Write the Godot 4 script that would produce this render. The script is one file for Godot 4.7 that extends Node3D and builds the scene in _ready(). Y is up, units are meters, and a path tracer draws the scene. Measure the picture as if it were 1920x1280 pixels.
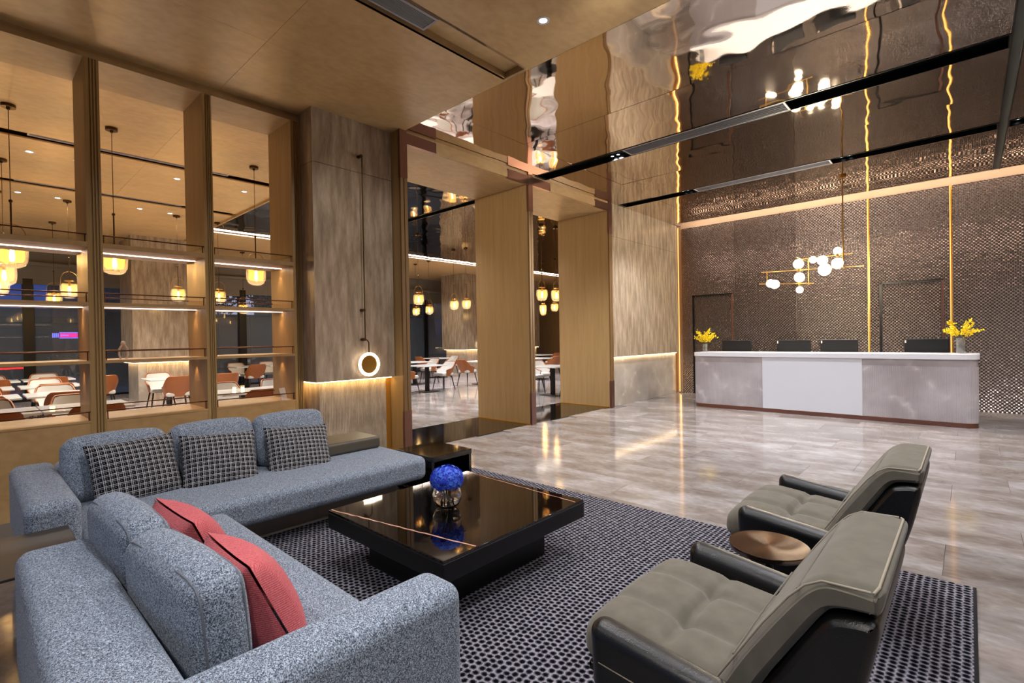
extends Node3D
# A hotel lounge at dusk: sofas round a black marble table, shelving with a dining room behind, portal fins and a reception desk under a mirror ceiling.
# x runs along the shelving wall towards the reception wall, -z towards the dining room, y is up.

const CEIL := 4.25
const WZ := -5.48          # front plane of the portal wall
const XR := 12.45          # plane of the reception wall
const BZ := -6.0           # front plane of the shelving
var M := {}                # materials
var T := {}                # textures
var used := {}

# ---------------------------------------------------------------- mesh builder
class MB:
	var v := PackedVector3Array()
	var n := PackedVector3Array()
	var uv := PackedVector2Array()
	var idx := PackedInt32Array()
	var t := Transform3D.IDENTITY

	func quad(a: Vector3, b: Vector3, c: Vector3, d: Vector3) -> void:   # counter-clockwise seen from outside
		var k := v.size()
		var nn := (c - a).cross(d - b).normalized()
		nn = (t.basis * nn).normalized()
		for p in [a, b, c, d]:
			v.append(t * p)
			n.append(nn)
			uv.append(Vector2.ZERO)
		idx.append_array(PackedInt32Array([k, k + 2, k + 1, k, k + 3, k + 2]))

	func tri(a: Vector3, b: Vector3, c: Vector3) -> void:
		var k := v.size()
		var nn := (t.basis * (b - a).cross(c - a)).normalized()
		for p in [a, b, c]:
			v.append(t * p)
			n.append(nn)
			uv.append(Vector2.ZERO)
		idx.append_array(PackedInt32Array([k, k + 2, k + 1]))

	func box(c: Vector3, s: Vector3) -> void:
		var h := s / 2
		var q := []
		for i in 8:
			q.append(c + Vector3(h.x if i & 1 else -h.x, h.y if i & 2 else -h.y, h.z if i & 4 else -h.z))
		quad(q[4], q[5], q[7], q[6])
		quad(q[1], q[0], q[2], q[3])
		quad(q[5], q[1], q[3], q[7])
		quad(q[0], q[4], q[6], q[2])
		quad(q[6], q[7], q[3], q[2])
		quad(q[0], q[1], q[5], q[4])

	func bx(x0: float, x1: float, y0: float, y1: float, z0: float, z1: float) -> void:
		box(Vector3((x0 + x1) / 2, (y0 + y1) / 2, (z0 + z1) / 2), Vector3(absf(x1 - x0), absf(y1 - y0), absf(z1 - z0)))

	# rounded box; deform(p) may bend it afterwards (p relative to the box centre)
	func rbox(c: Vector3, s: Vector3, r: float, seg := 2, flat := 1, deform = null) -> void:
		var h := s / 2
		r = minf(r, minf(h.x, minf(h.y, h.z)) * 0.999)
		var inner := h - Vector3.ONE * r
		var steps := []
		for ax in 3:
			var l := []
			for i in seg:
				l.append(-inner[ax] - r * tan(PI / 4 * (1.0 - float(i) / seg)))
			for i in flat + 1:
				l.append(lerpf(-inner[ax], inner[ax], float(i) / flat))
			for i in seg:
				l.append(inner[ax] + r * tan(PI / 4 * float(i + 1) / seg))
			steps.append(l)
		var first := v.size()
		var f0 := idx.size()
		for face in 6:
			var ax := face / 2
			var sg := 1.0 if face % 2 == 0 else -1.0
			var a1 := (ax + 1) % 3
			var a2 := (ax + 2) % 3
			var l1: Array = steps[a1]
			var l2: Array = steps[a2]
			var k := v.size()
			for j in l2.size():
				for i in l1.size():
					var p := Vector3.ZERO
					p[ax] = h[ax] * sg
					p[a1] = l1[i]
					p[a2] = l2[j]
					var q := p.clamp(-inner, inner)
					var d := (p - q).normalized()
					p = q + d * r
					if deform != null:
						p = deform.call(p)
					v.append(t * (c + p))
					n.append((t.basis * d).normalized())
					uv.append(Vector2.ZERO)
			var w := l1.size()
			for j in l2.size() - 1:
				for i in w - 1:
					var a := k + j * w + i
					if sg > 0:
						idx.append_array(PackedInt32Array([a, a + w + 1, a + 1, a, a + w, a + w + 1]))
					else:
						idx.append_array(PackedInt32Array([a, a + 1, a + w + 1, a, a + w + 1, a + w]))
		if deform != null:
			weld(first, f0)

	# smooth normals across equal positions for all triangles from f0 on
	func weld(first: int, f0: int) -> void:
		var acc := {}
		for k in range(f0, idx.size(), 3):
			var a := v[idx[k]]
			var b := v[idx[k + 1]]
			var c := v[idx[k + 2]]
			var nn := (c - a).cross(b - a)
			for j in 3:
				var key := v[idx[k + j]].snappedf(0.0002)
				acc[key] = acc.get(key, Vector3.ZERO) + nn
		for k in range(first, v.size()):
			var g: Vector3 = acc.get(v[k].snappedf(0.0002), Vector3.UP)
			n[k] = g.normalized()

	# grid of points: rows x columns, seen from outside columns run counter-clockwise to the right and rows upwards
	func grid(rows: Array, smooth := true, uvs := []) -> void:
		var first := v.size()
		var f0 := idx.size()
		var w: int = rows[0].size()
		for j in rows.size():
			for i in w:
				v.append(t * (rows[j][i] as Vector3))
				n.append(Vector3.UP)
				uv.append(uvs[j][i] if uvs else Vector2.ZERO)
		for j in rows.size() - 1:
			for i in w - 1:
				var a := first + j * w + i
				idx.append_array(PackedInt32Array([a, a + w + 1, a + 1, a, a + w, a + w + 1]))
		if smooth:
			weld(first, f0)

	# revolve a profile of (radius, height) pairs, listed upwards for outward faces
	func lathe(profile: Array, segs := 24, c := Vector3.ZERO) -> void:
		var rows := []
		for p in profile:
			var row := []
			for i in segs + 1:
				var a := TAU * i / segs
				row.append(c + Vector3(cos(a) * p.x, p.y, -sin(a) * p.x))
			rows.append(row)
		grid(rows)

	# lathe with hard edges between profile points
	func lathe_hard(profile: Array, segs := 24, c := Vector3.ZERO) -> void:
		for i in profile.size() - 1:
			lathe([profile[i], profile[i + 1]], segs, c)

	func tube(path: Array, r: float, segs := 8, closed := false) -> void:
		var rows := []
		var m := path.size()
		var up := Vector3.UP
		for i in m + (1 if closed else 0):
			var p: Vector3 = path[i % m]
			var a: Vector3 = path[(i - 1 + m) % m] if (closed or i > 0) else p
			var b: Vector3 = path[(i + 1) % m] if (closed or i < m - 1) else p
			var d := (b - a).normalized()
			if i == 0:
				up = Vector3.UP if absf(d.y) < 0.9 else Vector3.RIGHT
			var x := d.cross(up).normalized()
			up = x.cross(d).normalized()
			var row := []
			for k in segs + 1:
				var ang := TAU * k / segs
				row.append(p + (x * cos(ang) + up * sin(ang)) * r)
			rows.append(row)
		# rows advance along d; keep outward orientation
		var flip := []
		for row in rows:
			var rr: Array = row.duplicate()
			rr.reverse()
			flip.append(rr)
		grid(flip)
		if not closed:
			for e in [0, m - 1]:
				var k := v.size()
				var cc: Vector3 = path[e]
				var ring: Array = rows[e]
				for i in segs:
					if e == 0:
						tri(cc, ring[i], ring[i + 1])
					else:
						tri(cc, ring[i + 1], ring[i])

	# polygon in the (x, y) plane, extruded from z0 to z1; counter-clockwise seen from +z
	func prism(poly: PackedVector2Array, z0: float, z1: float, smooth := false) -> void:
		if Geometry2D.is_polygon_clockwise(poly):
			poly = poly.duplicate()
			poly.reverse()
		# Geometry2D uses y down: make the area positive ourselves
		var area := 0.0
		for i in poly.size():
			var a := poly[i]
			var b := poly[(i + 1) % poly.size()]
			area += a.x * b.y - b.x * a.y
		if area < 0:
			poly = poly.duplicate()
			poly.reverse()
		var ids := Geometry2D.triangulate_polygon(poly)
		for i in range(0, ids.size(), 3):
			var a := poly[ids[i]]
			var b := poly[ids[i + 1]]
			var c := poly[ids[i + 2]]
			if (b - a).cross(c - a) < 0:
				var s := b
				b = c
				c = s
			tri(Vector3(a.x, a.y, z1), Vector3(b.x, b.y, z1), Vector3(c.x, c.y, z1))
			tri(Vector3(a.x, a.y, z0), Vector3(c.x, c.y, z0), Vector3(b.x, b.y, z0))
		if smooth:
			var r0 := []
			var r1 := []
			for i in poly.size() + 1:
				var p := poly[i % poly.size()]
				r0.append(Vector3(p.x, p.y, z0))
				r1.append(Vector3(p.x, p.y, z1))
			r0.reverse()
			r1.reverse()
			grid([r1, r0])
		else:
			for i in poly.size():
				var p := poly[i]
				var q := poly[(i + 1) % poly.size()]
				quad(Vector3(p.x, p.y, z0), Vector3(q.x, q.y, z0), Vector3(q.x, q.y, z1), Vector3(p.x, p.y, z1))

	func mesh() -> ArrayMesh:
		var a := []
		a.resize(Mesh.ARRAY_MAX)
		a[Mesh.ARRAY_VERTEX] = v
		a[Mesh.ARRAY_NORMAL] = n
		a[Mesh.ARRAY_TEX_UV] = uv
		a[Mesh.ARRAY_INDEX] = idx
		var m := ArrayMesh.new()
		m.add_surface_from_arrays(Mesh.PRIMITIVE_TRIANGLES, a)
		return m

func mb(t := Transform3D.IDENTITY) -> MB:
	var b := MB.new()
	b.t = t
	return b

# ---------------------------------------------------------------- naming
func numbered(called: String) -> String:
	var k: int = used.get(called, 0)
	used[called] = k + 1
	return called if k == 0 else "%s_%03d" % [called, k]

func thing(called: String, label: String, category: String, at := Vector3.ZERO, turn := 0.0, group := "") -> Node3D:
	var o := Node3D.new()
	o.name = numbered(called)
	add_child(o)
	o.position = at
	o.rotation.y = turn
	tag(o, label, category, group)
	return o

func tag(o: Node, label: String, category := "", group := "") -> void:
	o.set_meta("label", label)
	if category:
		o.set_meta("category", category)
	if group:
		o.set_meta("group", group)

func put(called: String, b: MB, mat: Material, parent: Node = self) -> MeshInstance3D:
	var o := MeshInstance3D.new()
	o.mesh = b.mesh()
	o.material_override = null
	o.mesh.surface_set_material(0, mat)
	o.name = numbered(called) if parent == self else called
	parent.add_child(o, true)
	return o

func structure(called: String, label := "") -> Node3D:
	var o := Node3D.new()
	o.name = numbered(called)
	o.set_meta("kind", "structure")
	if label:
		o.set_meta("label", label)
	add_child(o)
	return o

func copy(o: Node3D, at: Vector3, turn := 0.0, label := "", group := "") -> Node3D:
	var base := o.name.rstrip("0123456789").rstrip("_") if o.name.contains("_0") else String(o.name)
	var c: Node3D = o.duplicate()
	c.name = numbered(base)
	add_child(c)
	c.position = at
	c.rotation.y = turn
	if label:
		c.set_meta("label", label)
	if group:
		c.set_meta("group", group)
	return c

# ---------------------------------------------------------------- lights
func spot(at: Vector3, to: Vector3, energy: float, angle: float, color: Color, size := 0.05, soft := 0.6) -> void:
	var l := SpotLight3D.new()
	l.name = numbered("spot_light")
	l.light_energy = energy
	l.light_color = color
	l.spot_range = 30.0
	l.spot_attenuation = 2.0
	l.spot_angle = angle
	l.spot_angle_attenuation = soft
	l.light_size = size
	l.shadow_enabled = true
	add_child(l)
	l.position = at
	var d := (to - at).normalized()
	l.look_at_from_position(at, to, Vector3.UP if absf(d.y) < 0.99 else Vector3.FORWARD)

func area(at: Vector3, facing: Vector3, along: Vector3, size: Vector2, energy: float, color: Color) -> void:
	var l := AreaLight3D.new()
	l.name = numbered("strip_light")
	l.area_size = size
	l.area_normalize_energy = true
	l.light_energy = energy
	l.light_color = color
	l.area_range = 30.0
	l.shadow_enabled = true
	add_child(l)
	var z := -facing.normalized()
	var x := along.normalized()
	l.transform = Transform3D(Basis(x, z.cross(x).normalized(), z), at)

func omni(at: Vector3, energy: float, color: Color, size := 0.03) -> void:
	var l := OmniLight3D.new()
	l.name = numbered("bulb_light")
	l.light_energy = energy
	l.light_color = color
	l.light_size = size
	l.omni_range = 30.0
	l.omni_attenuation = 2.0
	l.shadow_enabled = true
	add_child(l)
	l.position = at

# ---------------------------------------------------------------- textures
func noise(kind: int, freq: float, seed_: int, oct := 4, warp := 0.0) -> FastNoiseLite:
	var f := FastNoiseLite.new()
	f.noise_type = kind
	f.frequency = freq
	f.seed = seed_
	f.fractal_octaves = oct
	if warp > 0.0:
		f.domain_warp_enabled = true
		f.domain_warp_amplitude = warp
		f.domain_warp_frequency = freq
	return f

# grey seamless noise as bytes
func grey(w: int, h: int, f: FastNoiseLite) -> PackedByteArray:
	return f.get_seamless_image(w, h).get_data()

# picture from a function of the pixel's number that returns a Color
func paint(w: int, h: int, f: Callable) -> ImageTexture:
	var d := PackedByteArray()
	d.resize(w * h * 3)
	for y in h:
		for x in w:
			var c: Color = f.call(x, y)
			var k := (y * w + x) * 3
			d[k] = clampi(int(c.r * 255.0), 0, 255)
			d[k + 1] = clampi(int(c.g * 255.0), 0, 255)
			d[k + 2] = clampi(int(c.b * 255.0), 0, 255)
	return ImageTexture.create_from_image(Image.create_from_data(w, h, false, Image.FORMAT_RGB8, d))

func ramp(stops: Array) -> Gradient:
	var g := Gradient.new()
	var o := PackedFloat32Array()
	var c := PackedColorArray()
	for s in stops:
		o.append(s[0])
		c.append(s[1])
	g.offsets = o
	g.colors = c
	return g

func std(albedo: Color, rough: float, metal := 0.0, spec := 0.5) -> StandardMaterial3D:
	var m := StandardMaterial3D.new()
	m.albedo_color = albedo
	m.roughness = rough
	m.metallic = metal
	m.metallic_specular = spec
	return m

func tri_tex(m: StandardMaterial3D, tex: Texture2D, scale: Vector3, world := false, offset := Vector3.ZERO) -> StandardMaterial3D:
	m.albedo_texture = tex
	m.uv1_triplanar = true
	m.uv1_world_triplanar = world
	m.uv1_scale = scale
	m.uv1_offset = offset
	m.uv1_triplanar_sharpness = 8.0
	return m

func glow(c: Color, e: float) -> StandardMaterial3D:
	var m := std(c, 0.5)
	m.emission_enabled = true
	m.emission = c
	m.emission_energy_multiplier = e
	return m

func make_materials() -> void:
	var P := FastNoiseLite.TYPE_SIMPLEX_SMOOTH
	# --- floor marble: clouds drawn out along z, thin pale and dark wisps in them
	var a := grey(512, 512, noise(P, 0.0045, 3, 5, 60.0))
	var rn := noise(P, 0.006, 61, 4, 45.0)
	rn.fractal_type = FastNoiseLite.FRACTAL_RIDGED
	var b := grey(512, 512, rn)
	var rd := noise(P, 0.008, 99, 3, 50.0)
	rd.fractal_type = FastNoiseLite.FRACTAL_RIDGED
	var bd := grey(512, 512, rd)
	var c := grey(512, 512, noise(P, 0.05, 17, 4))
	var fl := ramp([[0.0, Color(.43, .40, .375)], [.3, Color(.50, .47, .45)], [.5, Color(.55, .525, .51)], [.72, Color(.60, .585, .58)], [1.0, Color(.67, .665, .67)]])
	T.floor = paint(512, 512, func(x, y):
		var k: int = y * 512 + x
		var col := fl.sample(clampf(a[k] / 255.0 * 0.92 + (c[k] / 255.0 - .5) * .30 + .02, 0.0, 1.0))
		col = col.lerp(Color(.86, .86, .86), pow(b[k] / 255.0, 7.0) * .34)
		return col.lerp(Color(.33, .28, .25), pow(bd[k] / 255.0, 9.0) * .32))
	# --- grey marble with pale crossing veins (desk, wainscot)
	var ra := noise(P, 0.006, 21, 3, 40.0)
	ra.fractal_type = FastNoiseLite.FRACTAL_RIDGED
	var r1 := grey(512, 512, ra)
	var c1 := grey(512, 512, noise(P, 0.006, 5, 5, 20.0))
	var gr := ramp([[0.0, Color(.59, .565, .56)], [.5, Color(.66, .64, .64)], [1.0, Color(.73, .715, .715)]])
	T.stone = paint(512, 512, func(x, y):
		var k: int = y * 512 + x
		var vein := pow(r1[k] / 255.0, 7.0)
		return gr.sample(c1[k] / 255.0).lerp(Color(.86, .85, .84), vein * 0.75))
	# --- travertine with upright bands
	var t1 := grey(512, 256, noise(P, 0.02, 14, 5, 10.0))
	var t2 := grey(512, 256, noise(P, 0.11, 30, 3))
	var tr := ramp([[0.0, Color(.50, .44, .385)], [.35, Color(.62, .56, .495)], [.6, Color(.70, .64, .575)], [.85, Color(.77, .715, .65)], [1.0, Color(.65, .59, .53)]])
	T.travertine = paint(512, 256, func(x, y):
		var k: int = y * 512 + x
		return tr.sample(clampf(t1[k] / 255.0 * 0.75 + t2[k] / 255.0 * 0.30 - 0.03, 0.0, 1.0)))
	# --- wood veneer, fine straight grain
	var w1 := grey(512, 128, noise(P, 0.05, 40, 4, 6.0))
	var w2 := grey(512, 128, noise(P, 0.012, 41, 3))
	var wd := ramp([[0.0, Color(.635, .525, .37)], [.5, Color(.69, .58, .42)], [1.0, Color(.735, .63, .47)]])
	T.wood = paint(512, 128, func(x, y):
		var k: int = y * 512 + x
		return wd.sample(clampf(w1[k] / 255.0 * 0.6 + w2[k] / 255.0 * 0.5 - 0.05, 0.0, 1.0)))
	# --- tweeds
	var rng := RandomNumberGenerator.new()
	rng.seed = 7
	var tweed := func(lo: Color, hi: Color, size: int) -> ImageTexture:
		return paint(size, size, func(x, y):
			var r := rng.randf()
			var weave := 0.10 if (x + y) & 1 else -0.10
			return lo.lerp(hi, clampf((r - .5) * 1.5 + .52 + weave, 0.0, 1.0)))
	T.tweed = tweed.call(Color(.22, .23, .255), Color(.80, .82, .845), 256)
	T.tweed_height = tweed.call(Color(.1, .1, .1), Color(.9, .9, .9), 256)
	T.pink = paint(128, 128, func(x, y):
		var wv := 0.5 + 0.5 * sin(TAU * (x + 2 * y) / 8.0)
		return Color(.60, .17, .21).lerp(Color(.86, .54, .55), clampf(wv * 0.55 + rng.randf() * 0.5, 0, 1)))
	# --- plaid of the small cushions
	T.plaid = paint(256, 256, func(x, y):
		var cx: int = x % 32
		var cy: int = y % 32
		var line := 0.03
		if (x & 3) == 0 or (y & 3) == 1:
			line = .10
		if cx in [5, 6, 7, 14, 15]:
			line = 0.85
		if cy in [4, 5, 6, 13, 14]:
			line = maxf(line, 0.85)
		if cx > 22 and cx < 27 and cy > 20 and cy < 28:
			line = maxf(line, .5)
		return Color(.025, .027, .045).lerp(Color(.93, .93, .95), clampf(line * (0.65 + 0.5 * rng.randf()), 0, 1)))
	# --- rug: staggered dark knots on a pale ground
	var jit := []
	for k in 256:
		jit.append(Vector3(rng.randf() - .5, rng.randf() - .5, rng.randf() - .5))
	T.rug = paint(512, 512, func(x, y):
		var row: int = y / 32
		var sx: int = x + (16 if row & 1 else 0)
		var j: Vector3 = jit[(row * 16 + ((sx % 512) / 32)) & 255]
		var xx: float = fposmod(sx, 32.0) - 16.0 + j.x * 5.0
		var yy := float(y % 32) - 16.0 + j.y * 5.0
		var d := sqrt(pow(xx / (12.8 + j.z * 3.0), 2) + pow(yy / (14.0 - j.z * 3.0), 2)) + (rng.randf() - 0.5) * 0.8
		var k := clampf((d - 0.80) * 2.6, 0.0, 1.0)
		var thread := .78 if ((x + y) >> 2) & 1 else 1.0
		return Color(.035, .035, .06).lerp(Color(.70, .69, .73), k * thread * (0.72 + 0.28 * rng.randf())))
	T.rug_height = paint(256, 256, func(x, y):
		var row: int = y / 16
		var xx := fposmod(x + (8 if row & 1 else 0), 16.0) - 8.0
		var yy := float(y % 16) - 8.0
		var d := sqrt(xx * xx / 40.0 + yy * yy / 50.0)
		var g := clampf(1.0 - d * 0.6, 0.0, 1.0) * 0.7 + rng.randf() * 0.3
		return Color(g, g, g))
	# --- pressed metal mesh of the reception wall: staggered lens-shaped cells
	var str := grey(64, 512, noise(P, 0.045, 71, 4))
	T.mesh_normal = paint(512, 512, func(x, y):
		var col: int = x / 16
		var yo: int = y + (16 if col & 1 else 0)
		var yy: float = fposmod(yo, 32.0) / 32.0
		var xx: float = (x % 16) / 16.0 - 0.5
		var cell: Vector3 = jit[(col * 8 + ((yo % 512) / 32) * 5) & 255]
		var up := 1.0 if yy < .5 else -1.0
		var soft := minf(absf(yy - .5), minf(yy, 1.0 - yy)) / .10
		var ny: float = (up * (.555 + cell.y * .05) + (str[y * 64 + (x >> 3)] / 255.0 - .5) * .16) * clampf(soft, 0.2, 1.0)
		var nx: float = xx * .5 + cell.x * .14
		if absf(xx) > .43:
			nx *= 2.0
		var nz := sqrt(maxf(.1, 1.0 - nx * nx - ny * ny))
		return Color(nx * .5 + .5, ny * .5 + .5, nz * .5 + .5))
	# --- slow waves of the mirror sheets
	var wv1 := NoiseTexture2D.new()
	wv1.width = 512
	wv1.height = 512
	wv1.seamless = true
	wv1.as_normal_map = true
	wv1.bump_strength = 6.0
	wv1.noise = noise(P, 0.008, 77, 2)
	T.waves = wv1
	var lea := NoiseTexture2D.new()
	lea.width = 256
	lea.height = 256
	lea.seamless = true
	lea.as_normal_map = true
	lea.bump_strength = 3.0
	var cell := noise(FastNoiseLite.TYPE_CELLULAR, 0.09, 5, 2)
	lea.noise = cell
	T.leather = lea
	var sue := noise(P, 0.02, 55, 5, 10.0)
	var s1 := grey(256, 256, sue)
	T.suede = paint(256, 256, func(x, y):
		var g := s1[y * 256 + x] / 255.0
		return Color(.435, .41, .365).lerp(Color(.50, .475, .425), g))

	# ---------------- materials
	for k in 6:
		var m := tri_tex(std(Color(1, 1, 1).darkened([0.0, .07, .04, .0, .11, .02][k]), 0.10, 0.0, 0.55), T.floor, Vector3(1 / 1.4, 1, 1 / 2.6), true, Vector3(k * .37, 0, k * .23))
		M["tile%d" % k] = m
	M.grout = std(Color(.42, .40, .38), 0.6)
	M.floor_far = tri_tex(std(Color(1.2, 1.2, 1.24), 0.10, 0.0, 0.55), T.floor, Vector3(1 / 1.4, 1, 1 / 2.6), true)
	M.stone = tri_tex(std(Color(1, .99, 1.0), 0.25), T.stone, Vector3(.30, .30, .30), true)
	M.stone_warm = tri_tex(std(Color(.95, .93, .88), 0.22), T.stone, Vector3(.3, .3, .3), true, Vector3(.3, .2, .1))
	M.travertine = tri_tex(std(Color(.92, .90, .88), 0.3), T.travertine, Vector3(.9, .28, .9), true)
	M.travertine_pale = tri_tex(std(Color(.90, .895, .87), 0.18), T.travertine, Vector3(.8, .22, .8), true, Vector3(.4, 0, .1))
	M.fluted = tri_tex(std(Color(1, .99, .98), 0.4), T.travertine, Vector3(1.1, .5, 1.1), true, Vector3(.2, .5, .3))
	M.wood = tri_tex(std(Color(.93, .90, .82), 0.42), T.wood, Vector3(1.6, .22, 1.6), true)
	M.wood_level = tri_tex(std(Color(.95, .93, .90), 0.42), T.wood, Vector3(.22, 1.6, 1.6), true)
	M.wood_shelf = tri_tex(std(Color(1, .96, .90), 0.45), T.wood, Vector3(.3, 1.6, 2.4), true)
	M.wood_ceil = tri_tex(std(Color(1.1, 1.09, 1.05), 0.36), T.wood, Vector3(.25, 1, 1.4), true)
	M.wood_dark = tri_tex(std(Color(.62, .56, .48), 0.45), T.wood, Vector3(2.0, .3, 2.0), true)
	M.bronze = std(Color(.55, .415, .37), 0.28, 0.9)
	M.copper = std(Color(.53, .375, .32), 0.3, 0.85)
	M.brass = std(Color(.72, .56, .28), 0.28, 1.0)
	M.brass_dark = std(Color(.34, .255, .15), 0.35, 0.9)
	M.gold = std(Color(.80, .60, .26), 0.35, 0.75)
	M.rail = std(Color(.36, .22, .15), 0.35, 0.8)
	M.black_metal = std(Color(.02, .02, .022), 0.35, 0.3)
	M.frame_dark = std(Color(.025, .027, .032), 0.35, 0.2)
	M.track = std(Color(.03, .045, .055), 0.3, 0.4)
	M.track_edge = std(Color(.34, .36, .35), 0.4, 0.6)
	M.grille = std(Color(.60, .60, .63), 0.45, 0.3)
	M.grille_dark = std(Color(.05, .05, .055), 0.7)
	M.white = std(Color(.80, .81, .835), 0.35)
	M.counter = std(Color(.84, .84, .855), 0.25)
	M.cream = std(Color(.66, .56, .47), 0.6)
	M.bulkhead = std(Color(.48, .465, .44), 0.7)
	M.plaster = std(Color(.55, .50, .44), 0.7)
	M.black_stone = std(Color(.016, .014, .014), 0.04, 0.0, 0.75)
	M.black_wood = std(Color(.012, .012, .014), 0.4)
	M.threshold = std(Color(.045, .038, .034), 0.06, 0.0, 0.6)
	M.vein = std(Color(.72, .55, .47), 0.15)
	M.plate = std(Color(.235, .22, .20), 0.45, 0.25)
	M.plinth = std(Color(.56, .54, .50), 0.5, 0.2)
	for k in 4:
		var m := std([Color(.47, .44, .425), Color(.43, .40, .385), Color(.49, .46, .445), Color(.45, .42, .405)][k], 0.20, 1.0)
		m.normal_enabled = true
		m.normal_texture = T.mesh_normal
		m.normal_scale = 1.0
		m.uv1_triplanar = true
		m.uv1_world_triplanar = true
		m.uv1_scale = Vector3(1 / .95, 1 / .95, 1 / .95)
		m.uv1_triplanar_sharpness = 8.0
		M["mesh%d" % k] = m
	for k in 4:
		var m := std(Color(.86, .80, .73), 0.03, 1.0)
		m.normal_enabled = true
		m.normal_texture = T.waves
		m.normal_scale = 0.10
		m.uv1_triplanar = true
		m.uv1_world_triplanar = true
		m.uv1_scale = Vector3(.30, .3, .30)
		m.uv1_offset = Vector3(k * .31, 0, k * .17)
		M["mirror%d" % k] = m
	var tw := tri_tex(std(Color(.90, .945, 1.0), 0.95, 0.0, 0.2), T.tweed, Vector3.ONE * (1 / .50))
	tw.heightmap_enabled = true
	tw.heightmap_texture = T.tweed_height
	tw.heightmap_scale = 0.04
	tw.rim_enabled = true
	tw.rim = 0.25
	M.tweed = tw
	M.tweed_dark = std(Color(.40, .42, .46), 0.95)
	var pk := tri_tex(std(Color(1, 1, 1), 0.95, 0.0, 0.2), T.pink, Vector3.ONE * (1 / .26))
	pk.rim_enabled = true
	pk.rim = 0.2
	M.pink = pk
	M.plaid = tri_tex(std(Color(1, 1, 1), 0.95, 0.0, 0.2), T.plaid, Vector3.ONE * (1 / .29))
	var rg := tri_tex(std(Color(1, 1, 1), 1.0, 0.0, 0.1), T.rug, Vector3.ONE * (1 / .56))
	rg.heightmap_enabled = true
	rg.heightmap_texture = T.rug_height
	rg.heightmap_scale = 0.4
	M.rug = rg
	M.rug_edge = std(Color(.03, .03, .05), 1.0)
	var su := tri_tex(std(Color(.98, .98, .96), 0.9, 0.0, 0.2), T.suede, Vector3.ONE * (1 / .5))
	su.rim_enabled = true
	su.rim = 0.45
	su.albedo_color = Color(.84, .85, .85)
	M.suede = su
	M.seam = std(Color(.58, .55, .49), 0.9)
	var le := std(Color(.018, .022, .028), 0.36, 0.0, 0.5)
	le.normal_enabled = true
	le.normal_texture = T.leather
	le.normal_scale = 0.5
	le.uv1_triplanar = true
	le.uv1_scale = Vector3.ONE * 9.0
	M.leather = le
	M.taupe_leather = std(Color(.30, .28, .24), 0.42)
	M.orange = std(Color(.55, .31, .12), 0.42)
	M.seat_white = std(Color(.72, .71, .69), 0.6)
	M.leg_black = std(Color(.02, .018, .018), 0.4)
	M.marble_white = tri_tex(std(Color(.98, .98, .98), 0.15), T.stone, Vector3(.9, .9, .9), true)
	M.marble_white.albedo_color = Color(1.0, 1.0, 1.0)
	M.table_top = std(Color(.78, .78, .77), 0.15)
	M.post = std(Color(.10, .085, .075), 0.4, 0.5)
	var br := std(Color(.50, .44, .39), 0.13, 1.0)
	br.anisotropy_enabled = true
	br.anisotropy = 0.9
	M.brushed = br
	var gl := std(Color(1, 1, 1, 0.06), 0.02)
	gl.transparency = BaseMaterial3D.TRANSPARENCY_ALPHA
	M.glass = gl
	var wg := std(Color(.6, .7, .8, 0.10), 0.01)
	wg.transparency = BaseMaterial3D.TRANSPARENCY_ALPHA
	M.window_glass = wg
	var am := std(Color(.82, .66, .30, 0.24), 0.05)
	am.transparency = BaseMaterial3D.TRANSPARENCY_ALPHA
	M.amber = am
	var vg := std(Color(1, 1, 1, 0.0), 0.0)
	vg.refraction_enabled = true
	vg.refraction_scale = 0.05
	M.vase_glass = vg
	var wa := std(Color(.97, .99, 1.0, 0.0), 0.0)
	wa.refraction_enabled = true
	wa.refraction_scale = 0.033
	M.water = wa
	M.petal_blue = std(Color(.10, .20, .72), 0.7)
	M.petal_blue.backlight_enabled = true
	M.petal_blue.backlight = Color(.10, .18, .6)
	M.petal_pale = std(Color(.25, .42, .86), 0.7)
	M.petal_yellow = std(Color(.93, .83, .02), 0.7)
	M.petal_yellow.backlight_enabled = true
	M.petal_yellow.backlight = Color(.6, .5, .02)
	M.leaf = std(Color(.09, .20, .05), 0.6)
	M.stem = std(Color(.16, .22, .06), 0.7)
	M.monitor = std(Color(.012, .012, .016), 0.38)
	M.paper = std(Color(.80, .74, .70), 0.8)
	M.led_warm = glow(Color(1.0, .86, .66), 7.0)
	M.led_shelf = glow(Color(1.0, .88, .80), 5.0)
	M.led_gold = glow(Color(1.0, .72, .38), 1.6)
	M.led_white = glow(Color(1.0, .95, .92), 4.0)
	M.bulb = glow(Color(1.0, .84, .50), 12.0)
	M.globe = glow(Color(1.0, .95, .86), 5.0)
	M.ring = glow(Color(1.0, .93, .80), 5.0)
	M.downlight = glow(Color(.95, .97, 1.0), 7.0)
	M.sign_pink = glow(Color(.9, .12, .55), 1.6)
	M.sign_blue = glow(Color(.45, .45, 1.0), 1.8)
	M.tail = glow(Color(1.0, .05, .08), 3.0)
	M.head = glow(Color(.9, .95, 1.0), 3.0)

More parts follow.
